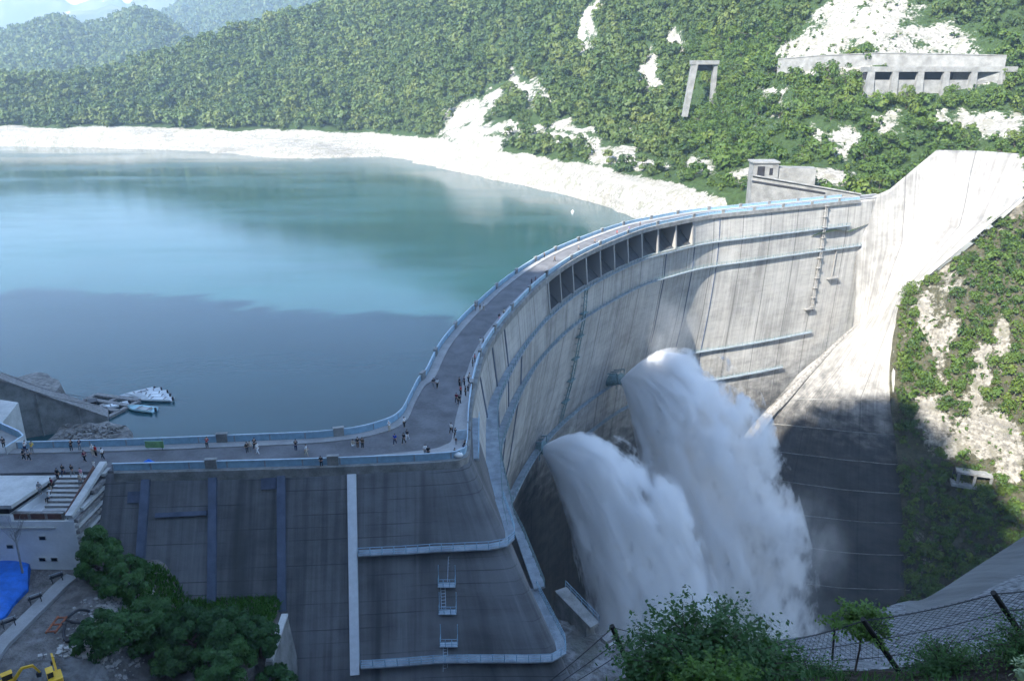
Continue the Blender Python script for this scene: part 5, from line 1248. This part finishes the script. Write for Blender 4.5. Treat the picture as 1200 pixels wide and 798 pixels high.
def person(px, py, shirt, trou, hair, pose, deg, label, z=.16, s=1.):
    p = at(px, py, z); t = thing('person', p, label, 'person', 'visitors on the dam'); t.rotation_euler = (0,0,R(deg)); t.scale = (s,s,s)
    for nm, me, mt in zip(('body','shirt','trousers','hair'), FIG[pose], ('skin','cloth_'+shirt,'cloth_'+trou,'cloth_'+hair)):
        o = bpy.data.objects.new(nm if hair != 'white' or nm != 'hair' else 'hat', me); COL.objects.link(o); o.parent = t
        if nm != 'body': o.material_slots[0].link = 'OBJECT'; o.material_slots[0].material = M[mt]
PEOPLE = [
 (5,525,'dark','black','black','stand',20,'person in dark clothes on the lookout platform, far left'),
 (30,530,'white','navy','black','lean',0,'person in a white shirt at the lake rail next to the lookout platform'),
 (38,531,'yellow','grey','black','lean',0,'person in a yellow top leaning on the lake rail'),
 (28.5,539,'dark','black','black','walk',-80,'left one of two dark walkers on the road behind the yellow top'),
 (34.5,539.5,'grey','black','black','walk',-80,'person in grey walking behind another walker, near the yellow top'),
 (84,528.5,'black','black','black','lean',0,'person all in black leaning on the lake rail by the rubble bank'),
 (94,528,'navy','grey','black','lean',5,'person in a navy top at the lake rail beside one all in black'),
 (109.5,534,'white','beige','white','stand',200,'person with a white hat in the group above the stair head'),
 (113,535,'red','black','black','stand',150,'person in a red shirt in the middle of the group above the stairs'),
 (121,538,'white','black','black','walk',90,'person in a white shirt and black trousers right of the red shirt'),
 (100,541,'maroon','black','black','walk',80,'person in maroon walking on the road left of the group above the stairs',.02),
 (110.5,548,'white','white','black','stand',0,'small child all in white behind the end of the wing railing',.02,.62),
 (75,558,'dark','navy','black','walk',180,'person in dark top and navy trousers at the head of the stepped terrace',.0),
 (85.5,558,'black','grey','black','walk',170,'person in black with grey trousers at the head of the stepped terrace',.0),
 (68.5,562.5,'black','black','black','stand',170,'person in black at the top left corner of the stepped terrace',.0),
 (61.5,570,'maroon','black','black','sit',150,'person in maroon crouching at the left edge of the steps',-.3),
 (47.5,579,'grey','grey','black','stand',200,'person in grey on the pale roof left of the steps',.0),
 (58,587,'white','dark','black','sit',170,'person in white sitting on the lower steps',-2.0),
 (60,578,'beige','white','black','sit',170,'person in beige sitting on the middle steps',-1.5),
 (96,562,'pink','white','black','walk',170,'person in pink on the top step by the brown stair rail',-.1),
 (95,569,'beige','grey','black','walk',180,'person in beige part way down the steps by the brown rail',-.8),
 (243,525.5,'red','black','black','lean',0,'person in a red top alone at the lake rail behind the middle of the wing'),
 (290,531,'black','dark','black','stand',40,'person in black at the left of the group of four near the lake rail'),
 (293.5,530,'beige','grey','black','stand',0,'person in beige beside one in black near the lake rail'),
 (298.5,526.5,'dark','black','black','lean',0,'person in dark clothes leaning on the rail behind a white walker'),
 (302,532,'white','white','black','walk',80,'walker all in white near the lake rail, behind the wing'),
 (347,528.5,'black','navy','black','lean',5,'person in black and navy leaning on the lake rail near the second rail pillar'),
 (359,534,'white','beige','black','walk',-90,'walker in white top and beige trousers near the second rail pillar'),
 (419.5,525,'black','brown','black','stand',30,'person in black at the lake rail where it starts to curve'),
 (425,525.5,'brown','black','black','stand',-20,'person in brown at the lake rail where it starts to curve'),
 (414,525,'beige','white','black','sit',20,'person in pale clothes crouching where the lake rail starts to curve'),
 (377,547,'dark','black','black','lean',180,'person looking over the wing railing beside the rail pillar'),
 (456.5,506,'white','beige','white','lean',30,'person with a white hat at the bend of the lake rail'),
 (474,501,'white','black','black','stand',60,'person in white top and black trousers at the inside of the rail bend'),
 (463,521,'blue','navy','black','walk',170,'person in a bright blue shirt walking on the road bend',.02),
 (473.5,520,'black','black','black','walk',150,'person all in black on the road bend',.02),
 (477.5,516,'dark','white','black','walk',150,'person in dark top and white trousers on the road bend',.02),
 (508,454,'dark','grey','black','walk',200,'person in dark top, left of two in the middle of the road',.02),
 (512.5,455,'white','black','black','walk',200,'person in white, right of two in the middle of the road',.02),
 (498.5,534,'white','grey','black','stand',200,'person in white on the corner pavement above the wing railing'),
 (502,536,'black','black','black','stand',190,'person in black on the corner pavement above the wing railing'),
 (538.5,453,'dark','black','black','stand',-60,'person in dark top at the left of the crowd by the valley rail',.02),
 (544,452,'navy','dark','black','stand',-60,'person in navy in the crowd by the valley rail'),
 (549,448,'beige','black','black','lean',-80,'person in beige leaning on the valley rail at the top of the crowd'),
 (540,463,'red','black','black','stand',-60,'person in red in the crowd by the valley rail',.02),
 (545.5,464,'black','dark','black','stand',-70,'person in black behind the red one in the crowd by the valley rail'),
 (548.5,459,'grey','black','black','lean',-85,'person in grey leaning on the valley rail beside the crowd'),
 (535,472,'maroon','dark','black','walk',160,'person in maroon just below the crowd by the valley rail',.02),
 (538.5,474,'dark','black','black','walk',150,'person in dark clothes just below the crowd, beside the maroon one',.02),
 (529,508,'white','black','black','walk',140,'person in white walking toward the pale blue board',.02),
 (534,514,'dark','black','black','walk',140,'person in dark top walking toward the pale blue board'),
 (534.5,521,'brown','grey','black','stand',180,'small child in brown on the pavement beside the pale blue board',.16,.65),
 (533.5,535,'grey','dark','black','sit',150,'person in grey sitting beside the white bag in the corner'),
 (543.5,529,'black','navy','black','lean',-90,'person in black at the corner of the valley rail below the board'),
 (557.5,364.5,'dark','grey','black','lean',50,'person in dark top at the lake rail on the curve, left of three'),
 (562.5,365,'black','beige','black','stand',60,'person in black top in the middle of three by the lake rail on the curve'),
 (567,364,'white','beige','black','walk',80,'person in white on the right of three by the lake rail on the curve',.02),
 (585,376,'black','pink','black','walk',-120,'person in black top and pink trousers by the valley rail half way along',.02),
 (590.5,370.5,'beige','black','black','walk',-120,'person in beige by the valley rail half way along'),
 (563,405.5,'white','white','black','walk',-120,'person in white beside a dark one at the valley rail'),
 (566.5,406,'dark','black','black','stand',-100,'person in dark clothes beside a white one at the valley rail'),
 (556.5,425,'red','black','black','stand',-90,'person in red top at the valley rail above the crowd'),
 (554,430,'dark','black','black','stand',-90,'person in dark clothes just below the red one at the valley rail'),
 (650,307,'black','black','black','walk',-60,'person in black on the road at the edge of the sunlight',.02),
 (638,302.5,'dark','dark','black','lean',40,'person in dark clothes at the lake rail near the edge of the sunlight'),
 (623,334,'navy','black','black','walk',-110,'person in navy at the valley rail above the first spillway bays',.02),
 (627.5,332,'maroon','black','black','stand',-110,'person in maroon at the valley rail above the first spillway bays'),
 (678,294,'grey','dark','black','walk',-60,'person in grey on the sunlit road, nearest to the shade',.02),
 (697,286,'brown','dark','black','walk',-60,'person in brown on the sunlit road above the spillway bays',.02),
 (723,276,'red','dark','black','walk',120,'person in red on the sunlit road above the spillway bays',.02),
 (737,271,'blue','grey','black','walk',-60,'person in blue on the sunlit road above the last spillway bays',.02),
 (750,265,'dark','black','black','walk',-60,'person in dark clothes farthest along the sunlit road',.02),
]
for q in PEOPLE: person(*q)
# ================================================================== THE TWO JETS AND THE SPRAY
def jet(name, J, dirv, a0, b0, a1, b1, smax, w0, w1, dens, label, zfloor=-164.):
    d = np.array(dirv, float); d /= np.linalg.norm(d); rz = math.atan2(d[1], d[0])
    S = np.concatenate([np.linspace(.3, 12, 10), np.linspace(15, smax, 26)]); ring = []
    K = 20; zf = zfloor - J[2]
    for s in S:
        lo = a0*s - b0*s*s; th = a1*s - b1*s*s; w = w1*(1-math.exp(-w0*s/w1)) + .6
        for k in range(K):
            a = 2*math.pi*k/K; p = .5 + .5*math.cos(a); q = 1.22*math.sin(a); ex = math.cos(a)*(min(13., .3*s) if math.cos(a) > 0 else min(5., .4*s))
            ring.append((s, q*w, max(lo + p*th + ex, zf)))
    V = np.array(ring); n = len(S)
    f = [(i*K+k, i*K+(k+1) % K, (i+1)*K+(k+1) % K, (i+1)*K+k) for i in range(n-1) for k in range(K)] + [tuple(range(K)), tuple((n-1)*K+k for k in range(K))[::-1]]
    me = bpy.data.meshes.new(name); me.from_pydata([tuple(v) for v in V], [], [tuple(reversed(q)) for q in f]); me.update()
    t = Mt(name); X, Y_, Z_ = t.sep(t.obj())
    m_ = t.math
    lo = m_('MULTIPLY', X, m_('SUBTRACT', a0, m_('MULTIPLY', X, b0)))
    th = m_('MULTIPLY', X, m_('SUBTRACT', a1, m_('MULTIPLY', X, b1)))
    p = m_('DIVIDE', m_('SUBTRACT', Z_, lo), m_('MAXIMUM', th, .2))
    w = m_('ADD', m_('MULTIPLY', m_('SUBTRACT', 1., m_('EXPONENT', m_('MULTIPLY', X, -w0/w1))), w1), .6)
    q = m_('DIVIDE', Y_, w)
    pp = m_('SUBTRACT', m_('MULTIPLY', p, 2.), 1.)
    e = m_('SUBTRACT', 1., m_('ADD', m_('MULTIPLY', pp, pp), m_('MULTIPLY', q, q)))
    dist = m_('MAXIMUM', m_('SUBTRACT', m_('MULTIPLY', X, .7), Z_), 0.)
    sv = t.n('CombineXYZ', {0: m_('MULTIPLY', p, 9.), 1: m_('MULTIPLY', q, 1.3), 2: m_('MULTIPLY', dist, .030)}).outputs[0]
    n1 = t.noise(sv, 1.6, 6, .68); n2 = t.noise(t.scale(t.obj(), .13, .035, .042), 1, 5, .65)
    n3 = t.noise(t.scale(t.obj(), .55, .12, .15), 1, 3, .65)
    nn = m_('ADD', m_('ADD', m_('MULTIPLY', n1, .56), m_('MULTIPLY', n2, .26)), m_('MULTIPLY', n3, .18))
    # ragged edge, more ragged the farther the water has fallen
    rag = m_('MULTIPLY', m_('MINIMUM', m_('ADD', .20, m_('MULTIPLY', dist, .024)), 1.7), m_('SUBTRACT', nn, .5))
    soft = m_('ADD', .10, m_('MINIMUM', m_('MULTIPLY', dist, .004), .22))
    e = m_('ADD', e, m_('MULTIPLY', m_('SUBTRACT', n1, .5), m_('MINIMUM', m_('ADD', .25, m_('MULTIPLY', dist, .03)), 1.6)))
    ed = t.ramp(m_('ADD', e, m_('MULTIPLY', rag, 3.6)), .0, soft)
    body = t.ramp(nn, .435, .58)
    body = m_('ADD', m_('MULTIPLY', body, m_('MINIMUM', m_('ADD', .12, m_('MULTIPLY', dist, .018)), .93)), m_('SUBTRACT', 1., m_('MINIMUM', m_('ADD', .12, m_('MULTIPLY', dist, .018)), .93)))
    D = m_('MULTIPLY', m_('MULTIPLY', ed, body), m_('MULTIPLY', m_('DIVIDE', dens, m_('ADD', 1., m_('MULTIPLY', dist, .020))), m_('ADD', 1., m_('DIVIDE', 14., m_('ADD', X, 1.2)))))
    v = t.n('VolumePrincipled', {'Color': (.998, .9985, .999, 1), 'Anisotropy': 0., 'Density': D})
    t.t.links.new(v.outputs[0], t.out.inputs['Volume']); t.m.cycles.volume_step_rate = .45
    o = link_mesh(name, me, t.m); o.location = J; o.rotation_euler = (0,0,rz)
    return tag(o, label, 'water jet')
jet('water_jet', J1, (.9,-.42), -1.12, .083, 2.1, -.054, 58, .8, 13, .55, 'nearer, lower white water jet that bursts from the wall beside the lower walkway')
jet('water_jet', J2 + np.array([.78,-.62,0])*1.2, (.78,-.62), -1.35, .10, 2.75, -.071, 92, .8, 16, .55, 'taller, farther white water jet with its top lit by the sun')
def mist(c, r, dens, scale, thr, label):
    m = MB(); n, k = 14, 20
    v = [(r[0]*math.sin(math.pi*i/n)*math.cos(2*math.pi*j/k), r[1]*math.sin(math.pi*i/n)*math.sin(2*math.pi*j/k), r[2]*math.cos(math.pi*i/n)) for i in range(n+1) for j in range(k)]
    f = [(i*k+j, (i+1)*k+j, (i+1)*k+(j+1) % k, i*k+(j+1) % k) for i in range(n) for j in range(k)]
    me = bpy.data.meshes.new('spray_mist'); me.from_pydata(v, [], f); me.update()
    t = Mt('spray_mist'); P_ = t.obj(); l = t.n('VectorMath', {0: t.scale(P_, 1/r[0], 1/r[1], 1/r[2])}, operation='LENGTH').outputs['Value']
    n1 = t.noise(t.scale(P_, scale, scale, scale*.6), 1, 6, .65)
    D = t.math('MULTIPLY', t.math('MULTIPLY', t.ramp(l, 1., .35), t.ramp(n1, thr-.1, thr+.16)), dens)
    v = t.n('VolumePrincipled', {'Color': (.98, .985, .99, 1), 'Anisotropy': .2, 'Density': D}); t.t.links.new(v.outputs[0], t.out.inputs['Volume'])
    o = link_mesh('spray_mist', me, t.m); o.location = c; tag(o, label, 'mist', kind='stuff')
mist((78, 222, -140), (58, 46, 44), .006, .03, .46, 'bluish spray hanging above the foot of the two jets')
mist((96, 232, -104), (20, 22, 34), .045, .09, .52, 'ragged spray torn off the right side of the taller jet')
mist((54, 262, -34), (14, 14, 14), .03, .10, .50, 'thin wisp of spray drifting above the top of the taller jet')

# ================================================================== AIR, SKY AND SUN
m = MB(); m.box((0, 3000, 300), (9000, 7200, 1400)); m.f = [tuple(q) for q in m.f]
hz = m.build('haze', None); tag(hz, kind='stuff')
t = Mt('haze'); v = t.n('VolumePrincipled', {'Color': (.66, .82, 1., 1), 'Density': HAZE, 'Anisotropy': .35}); t.t.links.new(v.outputs[0], t.out.inputs['Volume']); hz.data.materials.append(t.m)
w = bpy.data.worlds.new('World'); sc.world = w; w.use_nodes = True; nt = w.node_tree; nt.nodes.clear()
sky = nt.nodes.new('ShaderNodeTexSky'); sky.sky_type = 'NISHITA'; sky.sun_disc = False; sky.sun_elevation = SUN_EL
sky.sun_rotation = math.atan2(SUN_AZ[0], SUN_AZ[1]); sky.altitude = 1500; sky.air_density = 1.1; sky.dust_density = .25; sky.ozone_density = 2.5
bg = nt.nodes.new('ShaderNodeBackground'); bg.inputs[1].default_value = SKY; ow = nt.nodes.new('ShaderNodeOutputWorld')
nt.links.new(sky.outputs[0], bg.inputs[0]); nt.links.new(bg.outputs[0], ow.inputs[0])
L = bpy.data.lights.new('sun', 'SUN'); L.energy = SUN; L.angle = R(.5); L.color = (1., .955, .88); lo = bpy.data.objects.new('sun', L); COL.objects.link(lo)
sv = Vector((SUN_AZ[0]*math.cos(SUN_EL), SUN_AZ[1]*math.cos(SUN_EL), math.sin(SUN_EL))); lo.rotation_euler = sv.to_track_quat('Z', 'Y').to_euler(); lo.location = sv*300
vs = sc.view_settings; vs.view_transform = 'Standard'; vs.look = 'None'; vs.exposure = EXPO; vs.gamma = 1; vs.use_curve_mapping = False
sc.display_settings.display_device = 'sRGB'
cy = sc.cycles; cy.use_denoising = True; cy.max_bounces = 16; cy.diffuse_bounces = 3; cy.glossy_bounces = 3; cy.transmission_bounces = 4; cy.volume_bounces = VB; cy.transparent_max_bounces = 8
cy.volume_step_rate = .2; cy.volume_max_steps = 300; cy.sample_clamp_indirect = 6; cy.use_adaptive_sampling = True; cy.adaptive_threshold = .03
try: cy.denoiser = 'OPENIMAGEDENOISE'
except Exception: pass
